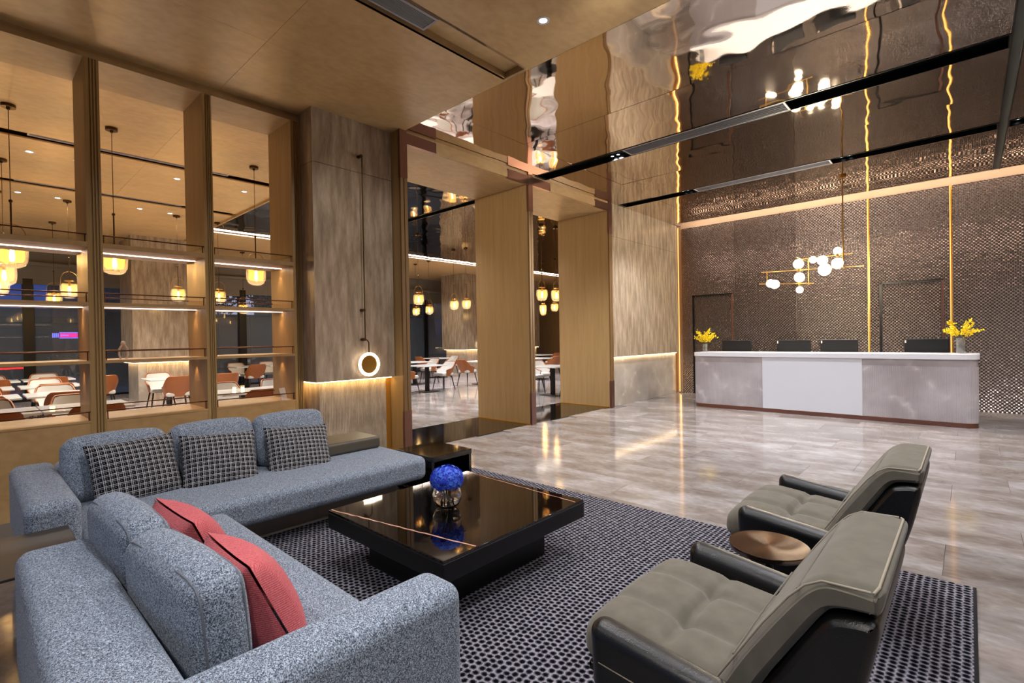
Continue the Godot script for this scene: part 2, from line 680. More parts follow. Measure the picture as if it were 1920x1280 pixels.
# ---------------------------------------------------------------- the room
func _ready() -> void:
	var cam := Camera3D.new()
	cam.name = "camera"
	cam.fov = rad_to_deg(2.0 * atan(640.0 / 937.425))
	cam.near = 0.02
	cam.far = 400.0
	add_child(cam)
	cam.position = Vector3(0, 1.5, 0)
	cam.rotation_degrees = Vector3(-0.5168, -47.5548, -0.9644)
	cam.current = true
	var env := Environment.new()
	env.background_mode = Environment.BG_SKY
	var sky := Sky.new()
	var sm := ProceduralSkyMaterial.new()
	sm.sky_top_color = Color(.30, .36, .52)
	sm.sky_horizon_color = Color(.60, .63, .74)
	sm.ground_bottom_color = Color(.08, .10, .16)
	sm.ground_horizon_color = Color(.30, .34, .46)
	sm.sky_energy_multiplier = 1.15
	sm.ground_energy_multiplier = 0.6
	sky.sky_material = sm
	env.sky = sky
	env.tonemap_mode = Environment.TONE_MAPPER_LINEAR
	env.tonemap_exposure = 1.0
	env.sdfgi_enabled = true
	env.ssao_enabled = true
	env.ssil_enabled = true
	var we := WorldEnvironment.new()
	we.name = "world"
	we.environment = env
	add_child(we)
	make_materials()
	build_floor()
	build_ceilings()
	build_portal_wall()
	build_pillar()
	build_reception_wall()
	build_shelving()
	build_dining_shell()
	build_outside()
	build_sofas()
	build_cushions()
	build_tables()
	build_armchairs()
	build_reception()
	build_chandelier()
	build_dining()
	build_fittings()

func build_floor() -> void:
	var f := structure("floor")
	var s := mb()
	s.bx(-3.4, 12.7, -.2, -.012, -5.6, 4.3)
	s.bx(-3.4, 21.2, -.2, -.012, -18.7, -5.6)
	put("slab", s, M.grout, f)
	# lobby tiles 0.6 x 1.2, joints staggered by thirds
	var cache := {}
	var rng := RandomNumberGenerator.new()
	rng.seed = 11
	var x := -3.2
	var row := 0
	while x < 12.6:
		var z0 := -5.54
		var x1 := minf(x + .6, 12.62)
		if x > 8.9 and x < 9.1:
			pass
		var off: float = [.0, .4, .8][row % 3]
		var z := -.13 - 4.8 - 1.2 + off
		while z < 4.2:
			var za := maxf(z, -5.54)
			var zb := minf(z + 1.2, 4.2)
			z += 1.2
			if zb - za < .02:
				continue
			# behind the camera nothing of the floor shows
			if zb > 2.2 and x < 3.0:
				continue
			var key := "%.3f %.3f" % [x1 - x, zb - za]
			if not cache.has(key):
				var b := mb()
				b.rbox(Vector3(0, -.006, 0), Vector3(x1 - x - .0016, .012, zb - za - .0016), .0012, 1)
				cache[key] = b.mesh()
			var o := MeshInstance3D.new()
			o.mesh = cache[key]
			o.set_surface_override_material(0, M["tile%d" % rng.randi_range(0, 5)])
			o.name = "tile"
			f.add_child(o, true)
			o.position = Vector3((x + x1) / 2, 0, (za + zb) / 2)
		x += .6
		row += 1
	var back := mb()
	back.bx(-3.2, 3.0, -.012, 0, 2.27, 4.2)
	put("rear_paving", back, M.floor_far, f)
	# dining room: tiles near the portals, beyond them one sheet
	for i in 14:
		for j in 4:
			var o := MeshInstance3D.new()
			if not cache.has("d"):
				var b := mb()
				b.rbox(Vector3(0, -.006, 0), Vector3(.5984, .012, 1.1984), .0012, 1)
				cache["d"] = b.mesh()
			o.mesh = cache["d"]
			o.set_surface_override_material(0, M["tile%d" % [0, 2, 3, 5][rng.randi_range(0, 3)]])
			o.name = "tile"
			f.add_child(o, true)
			o.position = Vector3(4.3 + i * .6, 0, -7.42 - j * 1.2)
	var far := mb()
	far.bx(-3.2, 4.0, -.012, 0, -18.6, -6.82)
	far.bx(12.4, 21, -.012, 0, -18.6, -6.82)
	far.bx(4.0, 12.4, -.012, 0, -18.6, -11.62)
	put("dining_paving", far, M.floor_far, f)
	var th := structure("trim_1", "black polished stone threshold under the portal fins")
	var tb := mb()
	tb.bx(3.88, 9.137, -.012, .0005, -6.82, -5.54)
	put("threshold_slab", tb, M.threshold, th)
	var und := mb()
	und.bx(-3.2, 3.88, -.012, 0, -6.82, -5.54)
	und.bx(9.137, 12.6, -.012, 0, -6.82, -5.54)
	put("under_wall_paving", und, M.grout, f)

func panel_set(root: Node, xs: Array, zs: Array, y: float, mats: Array, gap := .003, called := "panel") -> void:
	var k := 0
	for i in xs.size():
		for j in zs.size():
			var b := mb()
			b.bx(xs[i][0] + gap, xs[i][1] - gap, y, y + .02, zs[j][0] + gap, zs[j][1] - gap)
			put(called, b, mats[k % mats.size()], root)
			k += 1

func build_ceilings() -> void:
	# lounge: timber panels, one long recess with an air grille
	var c := structure("ceiling")
	panel_set(c, [[-3.2, -.55], [-.55, 1.92], [1.92, 3.97]], [[-6.65, -4.74], [-4.74, -3.63], [-3.36, -1.2], [-1.2, 4.2]], CEIL, [M.wood_ceil], .0012)
	var s := mb()
	s.bx(-3.2, 3.97, 4.32, 4.36, -3.70, -3.30)
	put("recess_board", s, M.wood_ceil, c)
	s = mb()
	s.bx(-3.2, 3.93, CEIL, 4.33, -3.66, -3.63)
	s.bx(-3.2, 3.93, CEIL, 4.33, -3.36, -3.33)
	s.bx(3.93, 3.97, CEIL, 4.33, -3.63, -3.36)
	put("recess_side", s, M.wood_level, c)
	# dining room: timber with two recesses
	panel_set(c, [[-3.2, 1.92], [1.92, 4.03]], [[-9.0 + .0, -6.65], [-11.66, -9.24], [-18.5, -11.9]], CEIL, [M.wood_ceil], .0012)
	s = mb()
	for z in [-9.24, -11.9]:
		s.bx(-3.2, 4.03, 4.33, 4.36, z - .03, z + .27)
	put("recess_board", s, M.wood_level, c)
	s = mb()
	s.bx(4.0, 4.03, 4.2, 4.36, -13.75, -6.65)
	put("edge_board", s, M.wood_level, c)
	s = mb()
	s.bx(4.03, 21, 4.20, 4.24, -18.5, -13.78)
	put("rear_panel", s, M.wood_ceil, c)
	s = mb()
	s.bx(-3.4, 3.97, 4.38, 4.5, -6.7, 4.3)
	s.bx(-3.4, 21.2, 4.38, 4.5, -18.7, -6.7)
	put("slab", s, M.plaster, c)
	# lobby: polished bronze mirror sheets between the light channels
	var m := structure("ceiling_mirror")
	var xs := [[3.97, 5.449], [5.449, 6.63], [6.95, 8.16], [8.16, 9.37], [9.65, 12.04]]
	var zs := [[-5.56, -4.68], [-4.68, .31], [.41, 4.2]]
	var k := 0
	for i in xs.size():
		for j in zs.size():
			var b := mb(Transform3D(Basis.from_euler(Vector3(.0006 * ((k * 7) % 5 - 2), 0, .0007 * ((k * 5) % 7 - 3))), Vector3.ZERO))
			var w: float = xs[i][1] - xs[i][0]
			var d: float = zs[j][1] - zs[j][0]
			b.box(Vector3.ZERO, Vector3(w - .004, .012, d - .004))
			var o := put("mirror_sheet", b, M["mirror%d" % (k % 4)], m)
			o.position = Vector3((xs[i][0] + xs[i][1]) / 2, CEIL + .006, (zs[j][0] + zs[j][1]) / 2)
			k += 1
	for q in [[6.95, .35, 8.8], [9.65, .35, 11.3]]:
		pass
	s = mb()
	s.bx(3.97, 12.04, 4.38, 4.5, -6.75, 4.3)
	s.bx(3.97, 12.6, 4.27, 4.38, -5.64, -5.46)
	s.bx(12.02, 12.06, CEIL, 4.34, -5.48, 4.2)
	put("slab", s, M.plaster, m)
	s = mb()
	s.bx(12.04, 12.7, 4.62, 4.7, -5.6, 4.3)
	s.bx(12.0, 12.06, 4.38, 4.66, -5.6, 4.3)
	put("cove_lid", s, M.cream, m)
	# mirror sheets over the dining room
	var dm := structure("ceiling_mirror")
	k = 0
	for r in [[4.03, 6.9], [7.1, 9.6], [9.6, 12.6], [12.6, 16.0], [16.0, 21.0]]:
		for q in [[-10.2, -5.6], [-13.75, -10.2]]:
			var b := mb()
			b.bx(r[0] + .002, r[1] - .002, CEIL, CEIL + .012, q[0] + .002, q[1] - .002)
			put("mirror_sheet", b, M["mirror%d" % (k % 4)], dm)
			k += 1

func channel(root: Node, x0: float, x1: float, z0: float, z1: float) -> void:
	var b := mb()
	b.bx(x0, x1, 4.33, 4.35, z0, z1)
	b.bx(x0, x0 + .012, 4.245, 4.33, z0, z1)
	b.bx(x1 - .012, x1, 4.245, 4.33, z0, z1)
	b.bx(x0, x1, 4.245, 4.33, z0, z0 + .012)
	b.bx(x0, x1, 4.245, 4.33, z1 - .012, z1)
	put("channel", b, M.track, root)

func build_portal_wall() -> void:
	var w := structure("wall_left")
	# three fins
	for q in [[3.88, 3.99], [6.465, 6.572], [9.02, 9.137]]:
		var b := mb()
		b.bx(q[0] + .004, q[1] - .004, .012, CEIL, -6.8, WZ - .012)
		put("fin", b, M.wood, w)
		b = mb()
		var mid: float = (q[0] + q[1]) / 2
		b.bx(q[0], mid - .006, .55, CEIL, WZ - .03, WZ)
		b.bx(mid + .006, q[1], .55, CEIL, WZ - .03, WZ)
		b.bx(q[0] + .002, q[1] - .002, .55, CEIL, WZ - .03, WZ - .012)
		put("edge_trim", b, M.wood_dark, w)
		b = mb()
		b.bx(q[0] - .003, q[1] + .003, .0, .55, WZ - .04, WZ + .004)
		put("bronze_foot", b, M.bronze, w)
		b = mb()
		b.bx(q[0] - .003, q[1] + .003, 3.62, CEIL, WZ - .04, WZ + .004)
		put("bronze_corner", b, M.bronze, w)
		b = mb()
		b.bx(q[0] - .004, q[0] + .004, .0, .016, -6.8, WZ - .02)
		b.bx(q[1] - .004, q[1] + .004, .0, .016, -6.8, WZ - .02)
		put("brass_skirt", b, M.gold, w)
	# headers over the two openings
	for q in [[3.99, 6.465, 4.08], [6.572, 9.02, 4.08]]:
		var b := mb()
		b.bx(q[0], q[1], q[2], CEIL + .004, -6.8, WZ - .045)
		put("header", b, M.wood_level, w)
		b = mb()
		b.bx(q[0] + .5, q[1] - .5, q[2] + .004, CEIL - .06, WZ - .05, WZ - .006)
		b.bx(q[0], q[1], CEIL - .055, CEIL, WZ - .05, WZ - .02)
		put("header_trim", b, M.wood_level, w)
		b = mb()
		b.bx(q[0], q[0] + .5, q[2] - .004, CEIL - .03, WZ - .05, WZ + .003)
		put("bronze_corner", b, M.bronze, w)
		b = mb()
		b.bx(q[1] - .5, q[1], q[2] - .004, CEIL - .03, WZ - .05, WZ + .003)
		put("bronze_corner", b, M.bronze, w)
	# stone wall beyond the last fin: travertine above a lit marble wainscot
	var b2 := mb()
	b2.bx(9.141, 12.27, 1.04, 3.563, -5.9, WZ)
	put("travertine_slab", b2, M.travertine_pale, w)
	b2 = mb()
	b2.bx(9.141, 12.27, 3.568, CEIL, -5.9, WZ)
	put("travertine_slab", b2, M.travertine_pale, w)
	b2 = mb()
	b2.bx(9.141, 12.27, 0, 1.02, -5.9, WZ - .07)
	put("marble_wainscot", b2, M.stone_warm, w)
	b2 = mb()
	b2.bx(9.16, 12.26, 1.025, 1.039, WZ - .062, WZ - .04)
	put("light_strip", b2, M.led_warm, w)
	area(Vector3(10.7, 1.022, WZ - .045), Vector3(0, -1, -.35), Vector3.RIGHT, Vector2(3.08, .02), 0.40, Color(1.0, .88, .70))
	b2 = mb()
	b2.bx(9.141, 12.6, 0, CEIL, -6.8, -5.95)
	put("core", b2, M.plaster, w)
	b2 = mb()
	b2.bx(12.27, 12.6, 0, CEIL, -5.95, -5.6)
	put("corner_return", b2, M.gold, w)
	b2 = mb()
	b2.bx(12.385, 12.40, 0.03, CEIL - .03, WZ - .03, WZ - .015)
	put("light_strip", b2, M.led_gold, w)
	area(Vector3(12.36, 2.1, WZ + .02), Vector3(-1, 0, -.12), Vector3.UP, Vector2(4.1, .03), 0.14, Color(1.0, .78, .48))

func flutes(b: MB, x0: float, x1: float, y0: float, y1: float, z: float, pitch: float, depth: float) -> void:
	# upright reeds on a face that looks towards +z
	var r0 := []
	var r1 := []
	var k := int(round((x1 - x0) / pitch))
	for i in k:
		for j in 6:
			var f := float(j) / 6.0
			var x := x0 + (x1 - x0) * (i + f) / k
			var zz := z - depth * (1.0 - pow(sin(PI * f), .6)) if j > 0 else z - depth
			r0.append(Vector3(x, y0, zz))
			r1.append(Vector3(x, y1, zz))
	r0.append(Vector3(x1, y0, z - depth))
	r1.append(Vector3(x1, y1, z - depth))
	b.grid([r0, r1], true)

func build_pillar() -> void:
	var p := thing("stone_pillar", "tall travertine pillar with fluted lit base and ring lamp beside the shelving", "pillar")
	var zf := -5.68
	var b := mb()
	b.bx(2.783, 3.876, 1.0, 3.606, -6.65, zf)
	put("travertine_slab", b, M.travertine, p)
	b = mb()
	b.bx(2.783, 3.876, 3.611, CEIL, -6.65, zf)
	put("travertine_slab", b, M.travertine, p)
	b = mb()
	b.bx(2.87, 3.80, 0, .985, -6.6, -5.79)
	put("base_core", b, M.fluted, p)
	b = mb()
	flutes(b, 2.87, 3.80, .0, .985, -5.775, .0207, .012)
	put("fluted_face", b, M.fluted, p)
	b = mb()
	b.bx(3.80, 3.876, 0, .99, -6.6, -5.80)
	put("brass_side", b, M.gold, p)
	b = mb()
	b.bx(2.80, 3.86, .985, .998, -5.75, -5.735)
	b.bx(2.80, 2.815, .985, .998, -6.4, -5.75)
	put("light_strip", b, M.led_warm, p)
	area(Vector3(3.33, .982, -5.735), Vector3(0, -1, -.3), Vector3.RIGHT, Vector2(1.04, .02), 0.20, Color(1.0, .84, .55))
	area(Vector3(2.82, .982, -6.1), Vector3(.3, -1, 0), Vector3.BACK, Vector2(.6, .02), 0.10, Color(1.0, .82, .5))
	# the ring lamp on its long rod
	var l := thing("ring_wall_lamp", "glowing ring wall lamp with brass disc and long rod on travertine pillar", "wall lamp")
	var zl := zf + .075
	b = mb()
	var seg := []
	for i in 40:
		var a := TAU * i / 40
		seg.append(Vector3(3.445 + cos(a) * .132, 1.185 + sin(a) * .132, zl))
	b.tube(seg, .019, 10, true)
	put("light_ring", b, M.ring, l)
	b = mb(Transform3D(Basis(Vector3.RIGHT, PI / 2), Vector3(3.445, 1.185, zl - .005)))
	b.lathe_hard([Vector2(0, -.012), Vector2(.115, -.012), Vector2(.115, .006), Vector2(.03, .012), Vector2(0, .012)], 36)
	put("brass_disc", b, M.brass, l)
	b = mb()
	b.tube([Vector3(3.405, 3.80, zf + .06), Vector3(3.405, 1.50, zf + .06)], .008, 8)
	b.tube([Vector3(3.405, 1.50, zf + .06), Vector3(3.43, 1.49, zf + .065), Vector3(3.445, 1.46, zf + .075), Vector3(3.445, 1.33, zl)], .008, 8)
	put("rod", b, M.brass_dark, l)
	for y in [3.80, 1.87, 1.50]:
		b = mb()
		b.tube([Vector3(3.39, y, zf), Vector3(3.39, y, zf + .075)], .02, 12)
		put("bracket", b, M.brass_dark, l)
	area(Vector3(3.445, 1.185, zl + .03), Vector3(0, 0, 1), Vector3.RIGHT, Vector2(.26, .26), 0.18, Color(1.0, .92, .78))

func build_reception_wall() -> void:
	var w := structure("wall_back")
	var b := mb()
	b.bx(XR + .05, XR + .25, 0, 4.7, -5.6, 4.3)
	put("core", b, M.cream, w)
	# pressed metal panels, two of them with a flush door
	var TOP := 4.19
	var cuts := [[-5.44, -4.14], [-4.13, -2.825], [-2.815, -1.525], [-1.485, -.26], [-.22, 1.08], [1.09, 2.4], [2.41, 4.2]]
	for i in cuts.size():
		var z0: float = cuts[i][0]
		var z1: float = cuts[i][1]
		var mat: Material = M["mesh%d" % (i % 4)]
		b = mb()
		if i == 0 or i == 3:
			var d0: float = -5.17 if i == 0 else -1.33
			var d1: float = -4.185 if i == 0 else -.345
			b.bx(XR, XR + .05, 0, TOP, z0, d0)
			b.bx(XR, XR + .05, 0, TOP, d1, z1)
			b.bx(XR, XR + .05, 2.47, TOP, d0, d1)
			put("metal_panel", b, mat, w)
			var d := structure("door_%d" % (1 if i == 0 else 2), "flush metal door in the reception wall")
			b = mb()
			b.bx(XR + .012, XR + .05, 0.01, 2.43, d0 + .04, d1 - .04)
			put("leaf", b, M["mesh%d" % ((i + 1) % 4)], d)
			b = mb()
			b.bx(XR + .002, XR + .05, 0, 2.47, d0, d0 + .036)
			b.bx(XR + .002, XR + .05, 2.436, 2.47, d0, d1)
			put("frame", b, M.frame_dark, d)
			b = mb()
			b.bx(XR + .002, XR + .05, 0, 2.436, d1 - .036, d1)
			put("frame", b, M.bronze, d)
		else:
			b.bx(XR, XR + .05, 0, TOP, z0, z1)
			put("metal_panel", b, mat, w)
	# lit brass channels in two of the joints
	for z in [-1.505, -.24]:
		b = mb()
		b.bx(XR + .03, XR + .05, 0, TOP, z - .02, z + .02)
		b.bx(XR - .008, XR + .05, 0, TOP, z + .013, z + .02)
		put("brass_channel", b, M.gold, w)
		b = mb()
		b.bx(XR + .012, XR + .026, .01, TOP - .01, z - .016, z - .004)
		put("light_strip", b, M.led_gold, w)
		area(Vector3(XR - .004, 2.1, z), Vector3(-1, 0, 0), Vector3.UP, Vector2(4.1, .03), 0.07, Color(1.0, .74, .42))
	# cove above
	b = mb()
	b.bx(XR + .04, XR + .06, TOP, 4.62, -5.48, 4.2)
	put("cove_back", b, M.cream, w)
	b = mb()
	b.bx(12.065, 12.08, 4.352, 4.372, -5.4, 4.1)
	put("light_strip", b, M.led_shelf, w)
	area(Vector3(12.085, 4.36, -.65), Vector3(1, -.35, 0), Vector3.BACK, Vector2(9.4, .03), 4.5, Color(1.0, .90, .80))
	# walls that close the lounge out of view
	var r := structure("wall_right")
	b = mb()
	b.bx(-3.4, 12.7, 0, 4.7, 4.2, 4.4)
	put("boarding", b, M.wood, r)
	var f := structure("wall_front")
	b = mb()
	b.bx(-3.4, -3.2, 0, .3, -18.6, 4.4)
	b.bx(-3.4, -3.2, 3.3, 4.7, -18.6, 4.4)
	b.bx(-3.4, -3.2, 0, 4.7, 2.8, 4.4)
	for z in [-18.6, -16.0, -13.4, -10.8, -8.2, -5.6, -2.8, 0.0]:
		b.bx(-3.4, -3.2, 0, 4.7, z - .06, z + .06)
	put("wall_body", b, M.frame_dark, f)
	b = mb()
	b.bx(-3.31, -3.30, .3, 3.3, -18.6, 2.8)
	put("pane", b, M.window_glass, f)

func shelf_post(b: MB, x0: float, x1: float) -> void:
	# three upright grooves in the face towards the lounge
	var poly := PackedVector2Array()
	poly.append(Vector2(x0, 6.65))
	poly.append(Vector2(x1, 6.65))
	poly.append(Vector2(x1, 6.0))
	var w := (x1 - x0)
	for g in 3:
		var gx := x1 - w * (.22 + g * .2)
		poly.append(Vector2(gx + .006, 6.0))
		poly.append(Vector2(gx + .006, 6.014))
		poly.append(Vector2(gx - .006, 6.014))
		poly.append(Vector2(gx - .006, 6.0))
	poly.append(Vector2(x0, 6.0))
	# drawn in the (x, -z) plane and stood upright
	b.t = Transform3D(Basis(Vector3(1, 0, 0), Vector3(0, 0, -1), Vector3(0, 1, 0)), Vector3.ZERO)
	b.prism(poly, 0, 4.15)
	b.t = Transform3D.IDENTITY

func build_shelving() -> void:
	var s := thing("open_shelving", "timber room divider with open shelves, grooved posts and strip lights behind the sofa", "shelving")
	for q in [[.775, .888], [1.738, 1.829], [2.68, 2.782], [-.20, -.09], [-1.18, -1.07], [-2.15, -2.04]]:
		var b := mb()
		shelf_post(b, q[0], q[1])
		put("post", b, M.wood, s)
	var b := mb()
	b.bx(-3.2, 2.782, 4.15, 4.20, -6.65, BZ)
	b.bx(-3.2, 2.782, 4.20, CEIL, -6.65, BZ - .03)
	put("top_beam", b, M.wood_level, s)
	var bays := [[.888, 1.738, "middle"], [1.829, 2.68, "right"], [-.09, .775, "left"], [-1.07, -.20, "far left"], [-2.04, -1.18, "outer"]]
	for q in bays:
		var x0: float = q[0]
		var x1: float = q[1]
		b = mb()
		b.bx(x0, x1, 0, .772, -6.65, BZ - .004)
		b.bx(x0, x1, .772, .79, -6.65, BZ)
		put("low_cabinet", b, M.wood_shelf, s)
		for y in [[2.40, 2.445], [1.86, 1.888], [1.318, 1.345]]:
			b = mb()
			b.bx(x0, x1, y[0], y[1], -6.65, BZ)
			put("shelf", b, M.wood_shelf, s)
		# strip lights under the two upper shelves
		for y in [2.395, 1.856]:
			b = mb()
			b.bx(x0 + .002, x1 - .002, y - .003, y + .006, -6.335, -6.318)
			put("light_strip", b, M.led_shelf, s)
			area(Vector3((x0 + x1) / 2, y - .008, -6.326), Vector3.DOWN, Vector3.RIGHT, Vector2(x1 - x0 - .02, .014), 0.10, Color(1.0, .86, .72))
		# little spot in the corner by the right post
		for y in [2.40, 1.86, 1.318]:
			b = mb()
			b.lathe_hard([Vector2(0, -.004), Vector2(.018, -.004), Vector2(.018, 0)], 12, Vector3(x1 - .06, y, -6.36))
			put("spot_disc", b, M.led_shelf, s)
			spot(Vector3(x1 - .06, y - .012, -6.36), Vector3(x1 - .02, y - 1.0, -6.36), .09, 38.0, Color(1.0, .80, .58), .012, .8)
		# rails
		for y in [[2.52, 1], [1.975, 2], [1.43, 1], [.868, 2]]:
			b = mb()
			b.tube([Vector3(x0, y[0], BZ - .03), Vector3(x1, y[0], BZ - .03)], .006, 8)
			for xx in [x0 + .012, x1 - .012]:
				b.tube([Vector3(xx, y[0] - .085, BZ - .03), Vector3(xx, y[0], BZ - .03)], .005, 6)
			put("rail", b, M.rail, s)
			b = mb()
			b.tube([Vector3(x0, y[0], -6.62), Vector3(x1, y[0], -6.62)], .006, 8)
			put("rail", b, M.rail, s)
	# a folded paper on the right-hand sill
	var p := mb()
	p.t = Transform3D(Basis(Vector3.UP, .5), Vector3(2.57, .79, -6.06))
	p.bx(-.045, .045, 0, .004, -.05, .05)
	p.t = p.t * Transform3D(Basis(Vector3.RIGHT, -.25), Vector3.ZERO)
	p.bx(-.05, .05, .003, .15, -.003, .003)
	var o := put("folded_card", p, M.paper)
	tag(o, "small pale folded card standing on the right end of the shelving sill", "card")
	# two small brass figures on the shelves
	var f := thing("brass_figurine", "small pale brass figurine with two prongs on the middle bay shelf", "figurine", Vector3(1.075, 1.345, -6.3))
	p = mb()
	for sx in [-1, 1]:
		p.tube([Vector3(sx * .022, 0, 0), Vector3(sx * .034, .04, 0), Vector3(sx * .032, .10, 0), Vector3(sx * .008, .145, 0)], .010, 8)
	put("prong", p, M.paper, f)
	p = mb()
	p.lathe([Vector2(0, .135), Vector2(.02, .142), Vector2(.022, .16), Vector2(.012, .178), Vector2(0, .182)], 12)
	put("head", p, M.paper, f)

func grille(root: Node, x0: float, x1: float, y: float, z0: float, z1: float, n: int, along_x := true) -> void:
	var b := mb()
	b.bx(x0, x1, y, y + .012, z0, z0 + .022)
	b.bx(x0, x1, y, y + .012, z1 - .022, z1)
	b.bx(x0, x0 + .022, y, y + .012, z0 + .022, z1 - .022)
	b.bx(x1 - .022, x1, y, y + .012, z0 + .022, z1 - .022)
	put("frame", b, M.grille, root)
	b = mb()
	b.bx(x0 + .01, x1 - .01, y + .03, y + .04, z0 + .01, z1 - .01)
	put("backing", b, M.grille_dark, root)
	for i in n:
		b = mb()
		var f := (i + .5) / n
		if along_x:
			var z := lerpf(z0 + .022, z1 - .022, f)
			b.bx(x0 + .022, x1 - .022, y + .002, y + .02, z - .003, z + .003)
		else:
			var x := lerpf(x0 + .022, x1 - .022, f)
			b.bx(x - .003, x + .003, y + .002, y + .02, z0 + .022, z1 - .022)
		put("slat", b, M.grille, root)

func downlight(x: float, z: float, label: String, energy: float, r := .05, y := CEIL, angle := 50.0, color := Color(1.0, .95, .88), trim: Material = null, group := "") -> void:
	var d := thing("downlight", label, "downlight", Vector3(x, y, z), 0, group)
	var b := mb()
	b.lathe_hard([Vector2(r * .62, .0), Vector2(r * .66, -.004), Vector2(r, -.004), Vector2(r, .0)], 20)
	put("trim_ring", b, trim if trim else M.white, d)
	b = mb()
	b.lathe_hard([Vector2(0, -.001), Vector2(r * .62, -.001)], 20)
	put("lens", b, M.downlight, d)
	if energy > 0:
		spot(Vector3(x, y - .012, z), Vector3(x, 0, z), energy, angle, color, r * .6, .7)

func build_fittings() -> void:
	var g := thing("air_grille", "long grey slatted air grille in the recess of the lounge ceiling", "air vent")
	grille(g, 1.1, 2.83, 4.262, -3.60, -3.385, 11)
	for q in [[.6, 3.02, -9.18, -9.05, "nearer"], [.6, 3.02, -11.84, -11.71, "farther"]]:
		g = thing("air_grille", "slim pale air grille in the %s timber ceiling recess of the dining room" % q[4], "air vent")
		grille(g, q[0], q[1], 4.275, q[2], q[3], 4)
	downlight(3.446, -2.72, "round recessed downlight in the timber ceiling near the mirror edge", 6.0, .055, CEIL, 64.0, Color(1, .96, .92))
	# light channels of the mirror ceiling
	var t1 := thing("light_channel", "dark recessed ceiling channel with grille and paired downlights nearer the lounge", "light channel")
	channel(t1, 6.63, 6.95, -5.46, .31)
	channel(t1, 6.63, 6.95, .41, 4.2)
	grille(t1, 6.645, 6.935, 4.248, -3.80, -1.61, 5, false)
	var t2 := thing("light_channel", "dark recessed ceiling channel with grille and downlights nearer the reception wall", "light channel")
	channel(t2, 9.37, 9.65, -5.42, .31)
	channel(t2, 9.37, 9.65, .41, 4.2)
	grille(t2, 9.385, 9.635, 4.248, -3.86, -1.63, 5, false)
	var t3 := thing("light_channel", "grey ceiling channel crossing the mirror ceiling at the right edge", "light channel")
	var b := mb()
	b.bx(3.97, 12.03, 4.262, 4.28, .322, .40)
	put("cover_plate", b, M.track_edge, t3)
	b = mb()
	b.bx(3.97, 12.03, 4.235, 4.33, .31, .322)
	b.bx(3.97, 12.03, 4.235, 4.33, .40, .41)
	put("side_plate", b, M.track, t3)
	var names := ["first", "second"]
	for i in 2:
		for side in 2:
			downlight([6.70, 6.885][side], [-4.10, -4.00][i], "%s lamp of the pair on the %s side of the nearer ceiling channel" % [names[i], ["left", "right"][side]], 3.8, .034, 4.30, 66.0, Color(.97, .97, 1.0), M.track_edge)
	var far := [[-4.13, "just left of the grille in the farther ceiling channel"], [-4.03, "touching the left grille end in the farther ceiling channel"], [-1.50, "touching the right grille end in the farther ceiling channel"], [-1.39, "second beside the right grille end in the farther ceiling channel"], [.50, "past the crossing channel at the right edge"]]
	for q in far:
		downlight(9.55, q[0], "small lamp %s" % q[1], 5.4, .034, 4.30, 56.0, Color(.97, .97, 1.0), M.track_edge)
	# the rest of the channels' lamps, in their dark stretches
	for q in [[6.79, .75], [6.79, -.9], [9.55, 1.6], [6.79, 2.4]]:
		spot(Vector3(q[0], 4.22, q[1]), Vector3(q[0], 0, q[1]), 4.4, 66.0, Color(.97, .97, 1.0), .04, .7)
	# lounge lamps beyond the frame
	for q in [[3.446, -.55, 5.0], [1.35, -2.2, 5.0], [1.9, -.3, 4.5], [1.2, 1.6, 4.0], [-1.4, -3.6, 3.5]]:
		spot(Vector3(q[0], 4.23, q[1]), Vector3(q[0], 0, q[1]), q[2], 66.0, Color(.98, .98, 1.0), .06, .7)
	# tilted ones that wash the shelving, the pillar and the fins
	for q in [[-.6, -3.9, -.5, 1.2, -6.0, 1.2], [1.3, -3.9, 1.3, 1.2, -6.0, 1.2], [3.3, -3.2, 3.3, 2.0, -5.7, 3.0], [3.2, -1.6, 6.5, 2.6, -6.2, 8.0], [3.4, -.9, 9.0, 2.6, -6.4, 9.0], [5.0, 2.4, 10.2, .8, -.6, 5.0], [-1.6, -.6, 1.6, .6, -.5, 7.0], [-1.6, 1.6, 1.2, .8, -2.4, 6.0]]:
		spot(Vector3(q[0], 4.22, q[1]), Vector3(q[2], q[3], q[4]), q[5], 32.0, Color(1, .98, .95), .08, .9)
	# dining room downlights
	var k := 0
	for q in [[.665, -9.85], [1.185, -9.84], [2.45, -9.8], [3.505, -9.8], [.683, -12.6], [1.218, -12.6], [2.456, -12.5], [2.99, -12.53]]:
		var row := "nearer" if q[1] > -11 else "farther"
		var col: String = ["first", "second", "third", "fourth"][k % 4]
		downlight(q[0], q[1], "%s recessed downlight from the left in the %s row over the dining tables" % [col, row], 8.0, .06, CEIL, 66.0, Color(1, .97, .92))
		k += 1
	for q in [[6.0, -8.4], [8.8, -8.2], [11.6, -8.6], [7.4, -11.0], [10.2, -10.6], [13.0, -11.0], [15.5, -9.5], [9.0, -13.2], [12.2, -13.2]]:
		spot(Vector3(q[0], 4.22, q[1]), Vector3(q[0], 0, q[1]), 11.0, 64.0, Color(.98, .98, 1.0), .05, .7)
	for q in [[7.5, -16.2], [12.5, -16.2], [17, -15.5], [.8, -16.5]]:
		spot(Vector3(q[0], 4.15, q[1]), Vector3(q[0], 0, q[1]), 6.0, 62.0, Color(1, .93, .82), .05, .7)
	# light line where the dining room's mirror meets the timber
	var ll := thing("linear_light", "thin white line light along the dining room ceiling edge", "line light")
	b = mb()
	b.bx(4.05, 20.9, 4.215, 4.232, -13.778, -13.765)
	put("diffuser", b, M.led_white, ll)
	area(Vector3(12.4, 4.2, -13.75), Vector3(0, -1, .6), Vector3.RIGHT, Vector2(16.6, .03), 4.0, Color(1.0, .95, .90))
